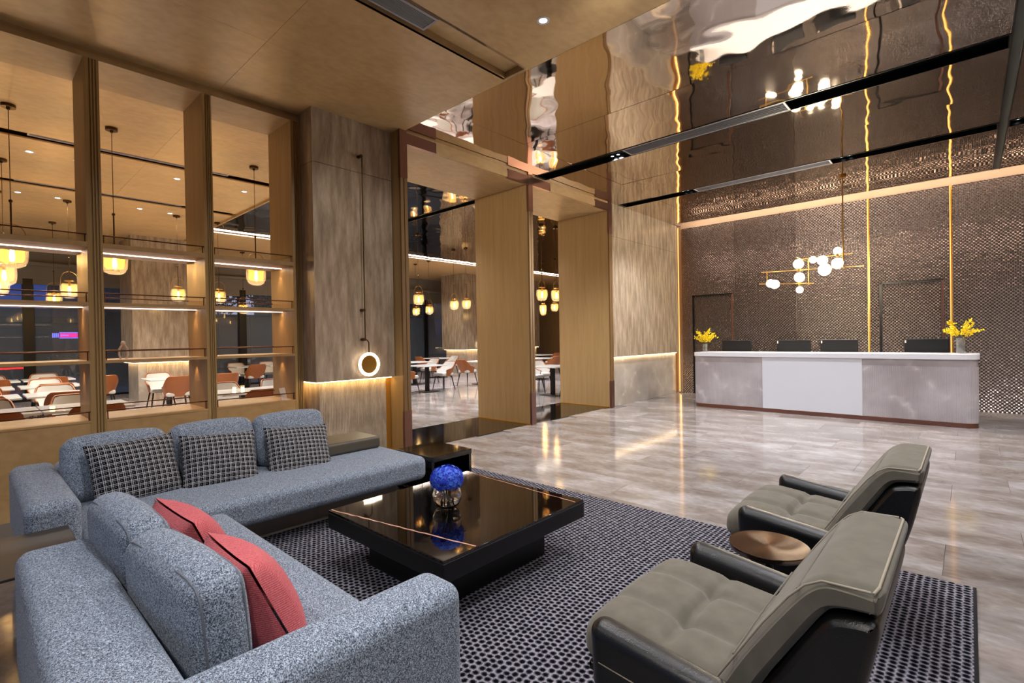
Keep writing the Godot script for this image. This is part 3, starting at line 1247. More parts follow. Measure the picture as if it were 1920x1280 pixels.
	var t4 := thing("light_channel", "dark ceiling channel seen through the first portal in the dining room mirror", "light channel")
	channel(t4, 6.9, 7.1, -13.7, -6.85)

func build_dining_shell() -> void:
	var w := structure("wall_far")
	var b := mb()
	b.bx(-3.4, 21.2, 3.27, 4.4, -18.75, -18.45)
	b.bx(-3.2, 21.0, 3.62, 3.70, -18.45, -18.30)
	put("bulkhead", b, M.bulkhead, w)
	b = mb()
	b.bx(-3.4, 21.2, 0, .06, -18.75, -18.45)
	put("sill", b, M.frame_dark, w)
	var mull := [-3.2, -1.5, 1.15, 3.8, 6.48, 9.15, 11.8, 14.4, 17.0, 19.6]
	for i in mull.size():
		b = mb()
		var hw := .11 if i % 2 == 0 else .07
		b.bx(mull[i] - hw, mull[i] + hw, .06, 3.27, -18.70, -18.48)
		put("mullion", b, M.frame_dark, w)
		if i < mull.size() - 1:
			var win := structure("window_%d" % (i + 1))
			b = mb()
			b.bx(mull[i] + .07, mull[i + 1] - .07, .06, 3.27, -18.60, -18.59)
			put("pane", b, M.window_glass, win)
			b = mb()
			b.bx(mull[i] + .1, mull[i + 1] - .1, 3.05 if i % 3 == 0 else 3.12, 3.27, -18.50, -18.47)
			put("blind", b, M.bulkhead, win)
	b = mb()
	b.bx(21.0, 21.2, 0, 4.4, -18.7, -5.6)
	put("side_boarding", b, M.wood, w)
	b = mb()
	b.bx(12.6, 21.2, 0, 4.4, -5.75, -5.5)
	put("rear_boarding", b, M.wood, w)
	# travertine columns with a lit fluted base
	var spots := [[2.86, 4.75, "wide travertine column with lit fluted base behind the middle shelving bay"], [14.07, 15.85, "travertine column with lit base seen through the first portal"], [17.3, 19.07, "travertine column at the left edge of the second portal"]]
	for q in spots:
		var c := thing("stone_column", q[2], "column")
		b = mb()
		b.bx(q[0], q[1], 1.0, 3.9, -17.0, -15.6)
		put("travertine_slab", b, M.travertine_pale, c)
		b = mb()
		b.bx(q[0], q[1], 3.905, CEIL, -17.0, -15.6)
		put("travertine_slab", b, M.travertine_pale, c)
		b = mb()
		b.bx(q[0] + .12, q[1] - .12, 0, .985, -16.88, -15.73)
		put("base_core", b, M.stone_warm, c)
		b = mb()
		flutes(b, q[0] + .30, q[1] - .12, 0, .98, -15.71, .024, .012)
		put("fluted_face", b, M.fluted, c)
		b = mb()
		b.bx(q[0] + .03, q[1] - .03, .985, .998, -15.66, -15.645)
		b.bx(q[0] + .03, q[0] + .045, .985, .998, -16.9, -15.66)
		put("light_strip", b, M.led_warm, c)
		area(Vector3((q[0] + q[1]) / 2, .982, -15.65), Vector3(0, -1, -.35), Vector3.RIGHT, Vector2(1.7, .02), .40, Color(1.0, .86, .62))
		area(Vector3(q[0] + .05, .982, -16.3), Vector3(.35, -1, 0), Vector3.BACK, Vector2(1.1, .02), .25, Color(1.0, .86, .62))
	var l := thing("ring_wall_lamp", "small glowing ring lamp on the far travertine column behind the first portal", "wall lamp")
	var ring := []
	for i in 24:
		var a := TAU * i / 24
		ring.append(Vector3(14.95 + cos(a) * .132, 1.185 + sin(a) * .132, -15.53))
	b = mb()
	b.tube(ring, .019, 8, true)
	put("light_ring", b, M.ring, l)
	b = mb()
	b.tube([Vector3(14.95, 3.6, -15.54), Vector3(14.95, 1.33, -15.54)], .009, 6)
	for y in [3.6, 1.87, 1.5]:
		b.tube([Vector3(14.95, y, -15.6), Vector3(14.95, y, -15.53)], .022, 8)
	put("rod", b, M.brass_dark, l)

# ---------------------------------------------------------------- outside, at dusk
func build_outside() -> void:
	var g := structure("street", "wet asphalt street outside the windows")
	var b := mb()
	b.bx(-70, 90, -.4, -.25, -90, -18.8)
	b.bx(-90, -3.4, -.4, -.25, -18.8, 60)
	put("asphalt", b, std(Color(.07, .09, .13), 0.35), g)
	b = mb()
	b.bx(-70, 90, -.25, -.12, -23.5, -18.8)
	put("pavement", b, std(Color(.20, .22, .26), 0.5), g)
	# office block across the street
	var blue := std(Color(.05, .10, .22), 0.3)
	var glass := std(Color(.07, .14, .30), 0.12, 0.2)
	var o := thing("office_block", "dark blue office block with rows of windows across the street", "building", Vector3(-6, -.25, -46))
	b = mb()
	b.bx(-32, 14, 0, 24, -10, 0)
	put("wall", b, blue, o)
	for j in 6:
		for i in 14:
			b = mb()
			var x := -31.0 + i * 3.2
			var y := 4.2 + j * 3.3
			b.bx(x, x + 2.4, y, y + 2.2, -.05, .06)
			put("window", b, glass if (i * 5 + j * 3) % 4 else glow(Color(.25, .42, .80), .22), o)
	b = mb()
	b.bx(-32.5, 14.5, 3.2, 3.6, -.2, 1.2)
	put("canopy", b, M.frame_dark, o)
	var s := thing("shop_sign", "small glowing pink and violet shop sign seen through the left bay", "sign", Vector3(4.05, 2.05, -40.0))
	s.scale = Vector3.ONE * .44
	b = mb()
	b.bx(-1.35, 1.35, -.45, .45, -.2, 0)
	put("sign_box", b, M.frame_dark, s)
	b = mb()
	b.bx(-.55, 1.3, -.28, .28, 0, .03)
	put("pink_panel", b, M.sign_pink, s)
	b = mb()
	b.bx(-.6, 1.32, .31, .42, 0, .04)
	b.bx(-.6, 1.32, -.42, -.31, 0, .04)
	for k in 4:
		b.bx(-1.3 + k * .18, -1.18 + k * .18, -.3, .3, 0, .04)
	b.bx(-.45, .35, -.05, .08, .03, .05)
	put("lit_edge", b, M.sign_blue, s)
	b = mb()
	b.bx(-.1, .1, -5.2, -.45, -.3, -.1)
	put("post", b, M.frame_dark, s)
	# red hoarding on the right, trees over it
	var h := thing("hoarding", "dark red site hoarding across the street behind the right bay", "hoarding", Vector3(10.5, -.25, -30))
	for i in 12:
		b = mb()
		b.bx(-6.0 + i * 1.6, -4.42 + i * 1.6, .0, 3.1, -.1, 0)
		put("board", b, std(Color(.16, .02, .028), 0.6), h)
	b = mb()
	b.bx(-6, 13.2, 3.1, 3.25, -.15, .05)
	put("cap_rail", b, M.frame_dark, h)
	var spots := [[9.8, -33.5, 4.9, "bushy dark tree above the hoarding, left of the mullion"], [15.6, -38.5, 5.6, "bushy dark tree above the hoarding, right of the mullion"], [17.5, -35.0, 3.9, "low dark tree behind the hoarding at the right"], [26.0, -36.0, 4.6, "dark street tree outside beyond the portals"]]
	var rng := RandomNumberGenerator.new()
	rng.seed = 91
	for q in spots:
		var t := thing("street_tree", q[3], "tree", Vector3(q[0], -.3, q[1]))
		b = mb()
		b.tube([Vector3(0, 0, 0), Vector3(.05, q[2] * .4, 0), Vector3(-.05, q[2] * .8, .05)], .12, 7)
		put("trunk", b, std(Color(.05, .04, .04), .9), t)
		b = mb()
		for k in 2600:
			var d := Vector3(rng.randfn(), rng.randfn() * .8, rng.randfn()).normalized() * pow(rng.randf(), .4) * 1.9
			var p: Vector3 = Vector3(0, q[2], 0) + d
			var e := Vector3(rng.randfn(), rng.randfn(), rng.randfn()).normalized() * .10
			var f := e.cross(Vector3(rng.randfn(), rng.randfn(), rng.randfn())).normalized() * .065
			b.quad(p - e, p - f, p + e, p + f)
		var cr := put("crown", b, std(Color(.03, .035, .03), .8), t)
		cr.set_meta("kind", "stuff")
	var t2 := thing("apartment_block", "dark building closing the street beyond the portal windows", "building", Vector3(34, -.25, -44))
	b = mb()
	b.bx(-14, 24, 0, 16, -10, 0)
	put("wall", b, std(Color(.06, .065, .09), 0.5), t2)
	for j in 4:
		for i in 10:
			b = mb()
			b.bx(-13.0 + i * 3.6, -11.0 + i * 3.6, 2.0 + j * 3.4, 4.0 + j * 3.4, -.05, .06)
			put("window", b, glass, t2)
	# two cars waiting in the street
	for q in [[-2.0, -30.0, "dark car with red tail lamps at the left edge beyond the windows"], [3.0, -31.5, "dark car with red tail lamps beyond the dark mullion of the left bay"]]:
		var c := thing("car", q[2], "car", Vector3(q[0], -.25, q[1]))
		b = mb()
		var body := PackedVector2Array([Vector2(-2.1, .28), Vector2(2.1, .28), Vector2(2.15, .75), Vector2(1.3, .9), Vector2(.7, 1.38), Vector2(-1.0, 1.40), Vector2(-1.75, .95), Vector2(-2.15, .85)])
		b.prism(body, -.85, .85)
		put("body", b, std(Color(.06, .10, .18), .2, .3), c)
		for x in [-1.3, 1.3]:
			for z in [-.8, .8]:
				b = mb(Transform3D(Basis(Vector3.RIGHT, PI / 2), Vector3(x, .32, z)))
				b.lathe_hard([Vector2(0, -.1), Vector2(.32, -.1), Vector2(.32, .1), Vector2(0, .1)], 16)
				put("wheel", b, M.frame_dark, c)
		b = mb()
		b.bx(-2.17, -2.1, .66, .80, -.82, .82)
		b.bx(-2.1, -1.2, .72, .78, .845, .86)
		put("tail_lamp", b, M.tail, c)

# ---------------------------------------------------------------- dining furniture
func tub_surface(b: MB, off: float, lo: float, trim: float, outward: bool) -> void:
	# horseshoe shell of a wing-backed dining chair; it faces -z
	var rows := []
	for j in 7:
		var fv := j / 6.0
		var row := []
		for i in 21:
			var ph := lerpf(-112.0, 112.0, i / 20.0)
			var ap := absf(ph)
			var top := .82 - trim if ap < 38 else lerpf(.82 - trim, .615 - trim, smoothstep(38.0, 78.0, ap)) - .03 * smoothstep(78.0, 112.0, ap)
			var y := lerpf(lo, top, fv)
			var spread := lerpf(.80, 1.0, smoothstep(.40, .70, y)) + .06 * maxf(0, y - .6) / .2
			var rad := deg_to_rad(ph)
			var se := pow(pow(absf(sin(rad)), 2.6) + pow(absf(cos(rad)), 2.6), -1.0 / 2.6)
			var x := sin(rad) * se * (.275 - off) * spread
			var z := cos(rad) * se * (.25 - off) * spread
			z += .07 * maxf(0.0, y - .45) / .37 * smoothstep(-.2, .6, cos(rad))
			row.append(Vector3(x, y, z))
		rows.append(row)
	if not outward:
		for r in rows:
			r.reverse()
	b.grid(rows)

func build_dining_chair(label: String, white_out := false) -> Node3D:
	var c := thing("dining_chair", label, "chair")
	var b := mb()
	tub_surface(b, .0, .41, .0, true)
	# underside
	b.t = Transform3D(Basis.IDENTITY, Vector3(0, .415, 0))
	var row := []
	var row2 := []
	for i in 25:
		var a := TAU * i / 24
		row.append(Vector3(0, 0, 0))
		row2.append(Vector3(cos(a) * .225, 0, sin(a) * .215))
	b.grid([row, row2])
	b.t = Transform3D.IDENTITY
	# rolled rim: a thin tube along the top edge
	var rim := []
	for i in 29:
		var ph := lerpf(-112.0, 112.0, i / 28.0)
		var ap := absf(ph)
		var y := .82 if ap < 38 else lerpf(.82, .615, smoothstep(38.0, 78.0, ap)) - .03 * smoothstep(78.0, 112.0, ap)
		var spread := lerpf(.80, 1.0, smoothstep(.40, .70, y)) + .06 * maxf(0, y - .6) / .2
		var rad := deg_to_rad(ph)
		var se := pow(pow(absf(sin(rad)), 2.6) + pow(absf(cos(rad)), 2.6), -1.0 / 2.6)
		rim.append(Vector3(sin(rad) * se * .265 * spread, y, cos(rad) * se * .24 * spread + .07 * maxf(0.0, y - .45) / .37 * smoothstep(-.2, .6, cos(rad))))
	b.tube(rim, .012, 6)
	put("shell", b, M.orange, c)
	b = mb()
	tub_surface(b, .022, .43, .008, false)
	put("lining", b, M.seat_white, c)
	b = mb()
	b.rbox(Vector3(0, .455, -.01), Vector3(.43, .09, .42), .035, 2)
	put("seat", b, M.seat_white, c)
	for sx in [-1, 1]:
		for sz in [-1, 1]:
			b = mb()
			var top := Vector3(sx * .17, .42, sz * .15)
			var foot := Vector3(sx * .24, 0, sz * .22)
			var rows := []
			for f in [0.0, 1.0]:
				var p := foot.lerp(top, f)
				var r := lerpf(.010, .018, f)
				var rr := []
				for i in 9:
					var a := TAU * i / 8
					rr.append(p + Vector3(cos(a) * r, 0, -sin(a) * r))
				rows.append(rr)
			b.grid(rows)
			put("leg", b, M.leg_black, c)
	return c

func build_dining_table(label: String, w: float, d: float) -> Node3D:
	var t := thing("dining_table", label, "table")
	var b := mb()
	b.rbox(Vector3(0, .735, 0), Vector3(w, .03, d), .006, 1)
	put("table_top", b, M.table_top, t)
	b = mb()
	b.bx(-.045, .045, .015, .72, -.045, .045)
	put("post", b, M.post, t)
	b = mb()
	b.rbox(Vector3(0, .009, 0), Vector3(.5, .018, .5), .006, 1)
	put("base_plate", b, M.post, t)
	return t

func build_pendant(label: String) -> Node3D:
	# origin on the ceiling
	var p := thing("pendant_lamp", label, "pendant lamp")
	var b := mb()
	b.lathe_hard([Vector2(0, -.035), Vector2(.065, -.035), Vector2(.065, 0), Vector2(0, 0)], 16)
	b.lathe_hard([Vector2(0, -.06), Vector2(.015, -.06), Vector2(.02, -.035)], 10)
	put("canopy", b, M.brass_dark, p)
	b = mb()
	b.tube([Vector3(0, -.05, 0), Vector3(0, -1.10, 0)], .004, 5)
	b.tube([Vector3(0, -1.10, 0), Vector3(0, -1.62, 0)], .009, 6)
	b.lathe([Vector2(0, -1.125), Vector2(.018, -1.11), Vector2(.018, -1.09), Vector2(0, -1.075)], 8)
	put("stem", b, M.brass_dark, p)
	b = mb()
	var arch := []
	for i in 13:
		var a := PI * i / 12
		arch.append(Vector3(cos(a) * .125, -1.56 + pow(sin(a), .7) * .20, 0))
	arch.insert(0, Vector3(.135, -1.66, 0))
	arch.append(Vector3(-.135, -1.66, 0))
	b.tube(arch, .005, 5)
	put("handle", b, M.brass, p)
	b = mb()
	b.lathe_hard([Vector2(0, -1.545), Vector2(.075, -1.545), Vector2(.07, -1.53), Vector2(0, -1.525)], 18)
	b.lathe_hard([Vector2(0, -1.64), Vector2(.02, -1.64), Vector2(.02, -1.545)], 10)
	put("cap", b, M.brass, p)
	b = mb()
	b.lathe([Vector2(.0, -1.87), Vector2(.06, -1.865), Vector2(.105, -1.84), Vector2(.132, -1.79), Vector2(.142, -1.72), Vector2(.14, -1.63), Vector2(.136, -1.60)], 20)
	put("glass_bowl", b, M.glass, p)
	b = mb()
	b.lathe([Vector2(.092, -1.79), Vector2(.108, -1.76), Vector2(.112, -1.66), Vector2(.11, -1.585)], 18)
	put("amber_liner", b, M.amber, p)
	b = mb()
	b.lathe([Vector2(0, -1.795), Vector2(.018, -1.785), Vector2(.026, -1.755), Vector2(.024, -1.70), Vector2(.016, -1.64), Vector2(0, -1.635)], 10)
	put("bulb", b, M.bulb, p)
	return p

func build_dining() -> void:
	var chair := build_dining_chair("")
	var tables := []
	# x, z, turn of the set, chairs at the near (0) and far (1) side, where it stands
	tables.append([.15, -8.02, 0.0, "left table, nearest row, left bay"])
	tables.append([.99, -8.02, 0.0, "right table, nearest row, left bay"])
	tables.append([2.86, -8.22, 0.0, "left table, nearest row, right bay"])
	tables.append([3.70, -8.22, 0.0, "right table, nearest row, right bay"])
	tables.append([.12, -10.42, 0.0, "left table, second row, left bay"])
	tables.append([1.00, -10.42, 0.0, "right table, second row, left bay"])
	tables.append([.15, -12.6, 0.0, "left table, third row, left bay"])
	tables.append([1.05, -12.6, 0.0, "right table, third row, left bay"])
	tables.append([2.92, -12.62, 0.0, "table in front of the wide travertine column"])
	tables.append([3.78, -12.62, 0.0, "table right of the wide travertine column"])
	tables.append([.35, -15.0, 0.0, "left window table, left bay"])
	tables.append([1.22, -15.0, 0.0, "right window table, left bay"])
	tables.append([5.75, -16.2, 0.0, "left window table, right bay"])
	tables.append([6.7, -16.2, 0.0, "right window table, right bay"])
	tables.append([8.78, -11.3, PI / 2, "nearest table in the first portal"])
	tables.append([11.25, -11.6, PI / 2, "right table in the first portal"])
	tables.append([9.9, -13.4, PI / 2, "middle table in the first portal"])
	tables.append([12.2, -15.0, PI / 2, "far table before the first portal's column"])
	tables.append([9.4, -15.4, PI / 2, "window table in the first portal"])
	tables.append([10.1, -7.85, 0.0, "nearest table in the second portal"])
	tables.append([13.6, -11.2, 0.0, "farther table in the second portal"])
	tables.append([16.2, -13.2, 0.0, "last table in the second portal"])
	var first_table := build_dining_table("", .83, .83)
	var used_chair := false
	for i in tables.size():
		var q = tables[i]
		var lab := "pale dining table, " + String(q[3])
		var t: Node3D
		if i == 0:
			t = first_table
			t.position = Vector3(q[0], 0, q[1])
			tag(t, lab, "table", "dining tables")
		else:
			t = copy(first_table, Vector3(q[0], 0, q[1]), 0.0, lab, "dining tables")
		for side in 2:
			var dir: float = q[2] + (0.0 if side == 0 else PI)
			var away := .60 if side == 0 else .66
			var at := Vector3(q[0], 0, q[1]) + Vector3(sin(dir), 0, cos(dir)) * away
			var word: String
			if q[2] == 0.0:
				word = "orange back this way" if side == 0 else "white seat this way"
			else:
				word = "right side" if side == 0 else "left side"
			var cl := "tub chair, %s, at %s" % [word, q[3]]
			if not used_chair:
				chair.position = at
				chair.rotation.y = dir
				tag(chair, cl, "chair", "dining chairs")
				used_chair = true
			else:
				copy(chair, at, dir, cl, "dining chairs")
	copy(chair, Vector3(1.98, 0, -13.9), 0.0, "orange tub chair left of the wide travertine column, its back to the lounge", "dining chairs")
	copy(chair, Vector3(10.75, 0, -8.75), PI * .9, "white and orange tub chair standing behind the nearest table of the second portal", "dining chairs")
	# pendants
	var lamps := [[.379, -8.08, "leftmost amber glass pendant of the nearest row"], [1.308, -8.06, "amber glass pendant low in the middle bay, nearest row"], [3.117, -8.3, "amber glass pendant in the right bay, nearest row"], [.405, -10.5, "left amber glass pendant of the second row"], [1.36, -10.5, "right amber glass pendant of the second row, behind the first post"], [.42, -12.7, "left amber glass pendant of the third row"], [1.365, -12.7, "amber glass pendant beside the first post, third row"], [3.137, -12.65, "amber glass pendant before the wide travertine column"], [3.97, -12.76, "amber glass pendant beside the second post, third row"], [1.365, -15.15, "small far amber pendant of the window row"], [5.70, -16.2, "left far amber pendant over the window tables of the right bay"], [6.7, -16.2, "right far amber pendant over the window tables of the right bay"], [8.10, -10.72, "nearest amber pendant at the left of the first portal"], [10.913, -13.85, "amber pendant before the dark window of the first portal"], [11.04, -14.77, "farther amber pendant at the left of the first portal"], [10.36, -11.9, "left amber pendant before the column of the first portal"], [10.476, -11.46, "right amber pendant before the column of the first portal"], [9.66, -7.80, "left near amber pendant in the second portal"], [10.12, -7.70, "right near amber pendant in the second portal"], [14.46, -11.64, "left far amber pendant in the second portal"], [14.23, -10.92, "right far amber pendant in the second portal"], [16.4, -13.2, "last amber pendant in the second portal"]]
	var pend := build_pendant("")
	for i in lamps.size():
		var q = lamps[i]
		var y := CEIL
		if q[1] < -13.78 and q[0] > 4.03:
			y = 4.20
		var o: Node3D = pend
		if i > 0:
			o = copy(pend, Vector3(q[0], y, q[1]), 0.0, q[2], "dining pendants")
		else:
			o.position = Vector3(q[0], y, q[1])
			tag(o, q[2], "pendant lamp", "dining pendants")
		if i >= 17 and i < 19:
			o.position.y = y + .0
		omni(o.position + Vector3(0, -1.72, 0), .42, Color(1.0, .78, .48), .02)
	# candle jars on the nearest tables
	var cj := thing("candle_jar", "small lit glass candle jar on the left nearest dining table", "candle", Vector3(.55, .75, -7.8))
	var b := mb()
	b.lathe([Vector2(.02, .001), Vector2(.028, .01), Vector2(.028, .07), Vector2(.024, .07), Vector2(.024, .012), Vector2(0, .010)], 12)
	put("jar", b, M.glass, cj)
	b = mb()
	b.lathe_hard([Vector2(0, .005), Vector2(.02, .005), Vector2(.02, .04), Vector2(0, .04)], 10)
	put("candle", b, M.bulb, cj)
	tag(cj, "small lit candle jar on the second table of the nearest row behind the left bay", "candle", "candle jars")
	cj.position = Vector3(.66, .75, -7.75)
	copy(cj, Vector3(2.78, .75, -8.35), 0, "left candle jar on the nearest table behind the right bay", "candle jars")
	copy(cj, Vector3(2.90, .75, -8.35), 0, "right candle jar on the nearest table behind the right bay", "candle jars")

# ---------------------------------------------------------------- lounge furniture
func build_sofas() -> void:
	var s := thing("corner_sofa", "long grey tweed sofa with left arm along the shelving", "sofa", Vector3(1.5, 0, -4.3))
	s.position = Vector3.ZERO
	var b := mb()
	b.rbox(Vector3(1.64, .315, -4.265), Vector3(2.42, .21, 1.17), .06, 4, 3)
	put("seat", b, M.tweed, s)
	b = mb()
	b.rbox(Vector3(.31, .42, -4.365), Vector3(.24, .44, 1.37), .06, 4, 3)
	put("arm", b, M.tweed, s)
	b = mb()
	b.rbox(Vector3(1.22, .42, -4.94), Vector3(1.6, .44, .22), .06, 4, 3)
	put("low_back", b, M.tweed, s)
	b = mb()
	b.bx(.32, 2.70, .014, .21, -4.95, -3.96)
	put("plinth", b, M.plinth, s)
	b = mb()
	b.rbox(Vector3(2.43, .478, -4.57), Vector3(.72, .115, .44), .03, 3)
	var o := put("leather_armrest", b, M.taupe_leather, s)
	tag(o, "low taupe leather armrest block")
	s = thing("corner_sofa", "near grey tweed sofa with low back and arm, its back to the window side", "sofa")
	b = mb()
	b.rbox(Vector3(.74, .31, -2.56), Vector3(.76, .20, 2.0), .05, 4, 3)
	put("seat", b, M.tweed, s)
	b = mb()
	b.rbox(Vector3(.25, .39, -2.14), Vector3(.26, .50, 1.62), .055, 4, 4)
	put("low_back", b, M.tweed, s)
	b = mb()
	b.rbox(Vector3(.65, .39, -1.42), Vector3(1.05, .502, .21), .06, 4, 4)
	put("arm", b, M.tweed, s)
	b = mb()
	b.bx(.22, 1.0, .014, .21, -3.45, -1.45)
	put("plinth", b, M.plinth, s)

func cushion(b: MB, s: Vector3, puff: float) -> void:
	# box cushion: rounded edges, faces swollen in the middle
	b.rbox(Vector3.ZERO, s, .07, 4, 8, func(p: Vector3) -> Vector3:
		var u := clampf(p.x / (s.x / 2), -1, 1)
		var v := clampf(p.y / (s.y / 2), -1, 1)
		var k := (1 - u * u) * (1 - v * v)
		p.z += signf(p.z) * puff * k * minf(1.0, absf(p.z) / (s.z * .3))
		p.y += .022 * (1 - u * u) * v
		p.x += .015 * (1 - v * v) * u
		return p)

func pillow(b: MB, w: float, h: float, t: float) -> void:
	# knife-edge pillow with pointed corners
	for side in [1, -1]:
		var rows := []
		for j in 19:
			var row := []
			for i in 19:
				var u := -1.0 + 2.0 * i / 18
				var v := -1.0 + 2.0 * j / 18
				var k := pow(maxf(0.0, (1 - pow(absf(u), 2.4)) * (1 - pow(absf(v), 2.4))), .5)
				var x := u * w / 2 * (1 - .055 * (1 - v * v) * u * u)
				var y := v * h / 2 * (1 - .055 * (1 - u * u) * v * v)
				row.append(Vector3(x, y, side * (t / 2 * k + .004)))
			if side < 0:
				row.reverse()
			rows.append(row)
		b.grid(rows)

func seam_loop(s: Vector3, z: float) -> MB:
	var b := mb()
	var pts := []
	for i in 48:
		var a := TAU * i / 48
		var c := Vector2(cos(a), sin(a))
		var e := pow(pow(absf(c.x), 7.0) + pow(absf(c.y), 7.0), -1.0 / 7.0)
		pts.append(Vector3(c.x * e * (s.x / 2 + .004), c.y * e * (s.y / 2 + .004), z))
	b.tube(pts, .004, 5, true)
	return b

func place(o: Node3D, at: Vector3, yaw: float, lean: float, roll := 0.0) -> void:
	o.transform = Transform3D(Basis(Vector3.UP, yaw) * Basis(Vector3.RIGHT, lean) * Basis(Vector3.BACK, roll), at)

func build_cushions() -> void:
	var s := Vector3(.60, .44, .18)
	var g := thing("back_cushion", "", "cushion")
	var b := mb()
	cushion(b, s, .035)
	put("cover", b, M.tweed, g)
	put("front_seam", seam_loop(s - Vector3(.03, .03, 0), .068), M.tweed, g)
	put("rear_seam", seam_loop(s - Vector3(.03, .03, 0), -.068), M.tweed, g)
	tag(g, "left grey back cushion leaning on the long sofa by its arm", "cushion", "grey back cushions")
	var seats := [[.735, -4.60, .03, -.28, ""], [1.365, -4.60, -.0, -.28, "middle grey back cushion of the long sofa"], [1.985, -4.58, -.03, -.28, "right grey back cushion of the long sofa beside the leather armrest"]]
	for i in 3:
		var q = seats[i]
		var o: Node3D = g if i == 0 else copy(g, Vector3.ZERO, 0, q[4], "grey back cushions")
		place(o, Vector3(q[0], .622, q[1]), q[2], q[3])
	s = Vector3(.66, .40, .16)
	g = thing("back_cushion", "far grey back cushion standing on the near sofa", "cushion", Vector3.ZERO, 0, "grey back cushions")
	b = mb()
	cushion(b, s, .022)
	put("cover", b, M.tweed, g)
	put("front_seam", seam_loop(s - Vector3(.02, .02, 0), .060), M.tweed_dark, g)
	put("rear_seam", seam_loop(s - Vector3(.02, .02, 0), -.060), M.tweed_dark, g)
	place(g, Vector3(.465, .60, -2.69), PI / 2 + .05, -.07)
	var o := copy(g, Vector3.ZERO, 0, "near grey back cushion standing on the near sofa beside the arm", "grey back cushions")
	place(o, Vector3(.495, .595, -2.0), PI / 2 + .09, -.08)
	# plaid pillows
	var p := thing("plaid_pillow", "left black and white plaid pillow on the long sofa", "pillow", Vector3.ZERO, 0, "plaid pillows")
	b = mb()
	pillow(b, .54, .47, .16)
	put("cover", b, M.plaid, p)
	place(p, Vector3(.81, .592, -4.40), .12, -.42, .02)
	o = copy(p, Vector3.ZERO, 0, "middle black and white plaid pillow on the long sofa", "plaid pillows")
	place(o, Vector3(1.345, .558, -4.37), -.05, -.47, -.055)
	o = copy(p, Vector3.ZERO, 0, "right black and white plaid pillow on the long sofa", "plaid pillows")
	place(o, Vector3(1.955, .535, -4.33), -.08, -.50, -.06)
	# pink pillows
	p = thing("pink_pillow", "far pink woven pillow on the near sofa", "pillow", Vector3.ZERO, 0, "pink pillows")
	b = mb()
	pillow(b, .48, .44, .22)
	put("cover", b, M.pink, p)
	place(p, Vector3(.69, .565, -2.60), PI / 2 + .05, -.42, .03)
	o = copy(p, Vector3.ZERO, 0, "near pink woven pillow on the near sofa close to the arm", "pink pillows")
	place(o, Vector3(.70, .565, -1.95), PI / 2 - .02, -.42, -.03)

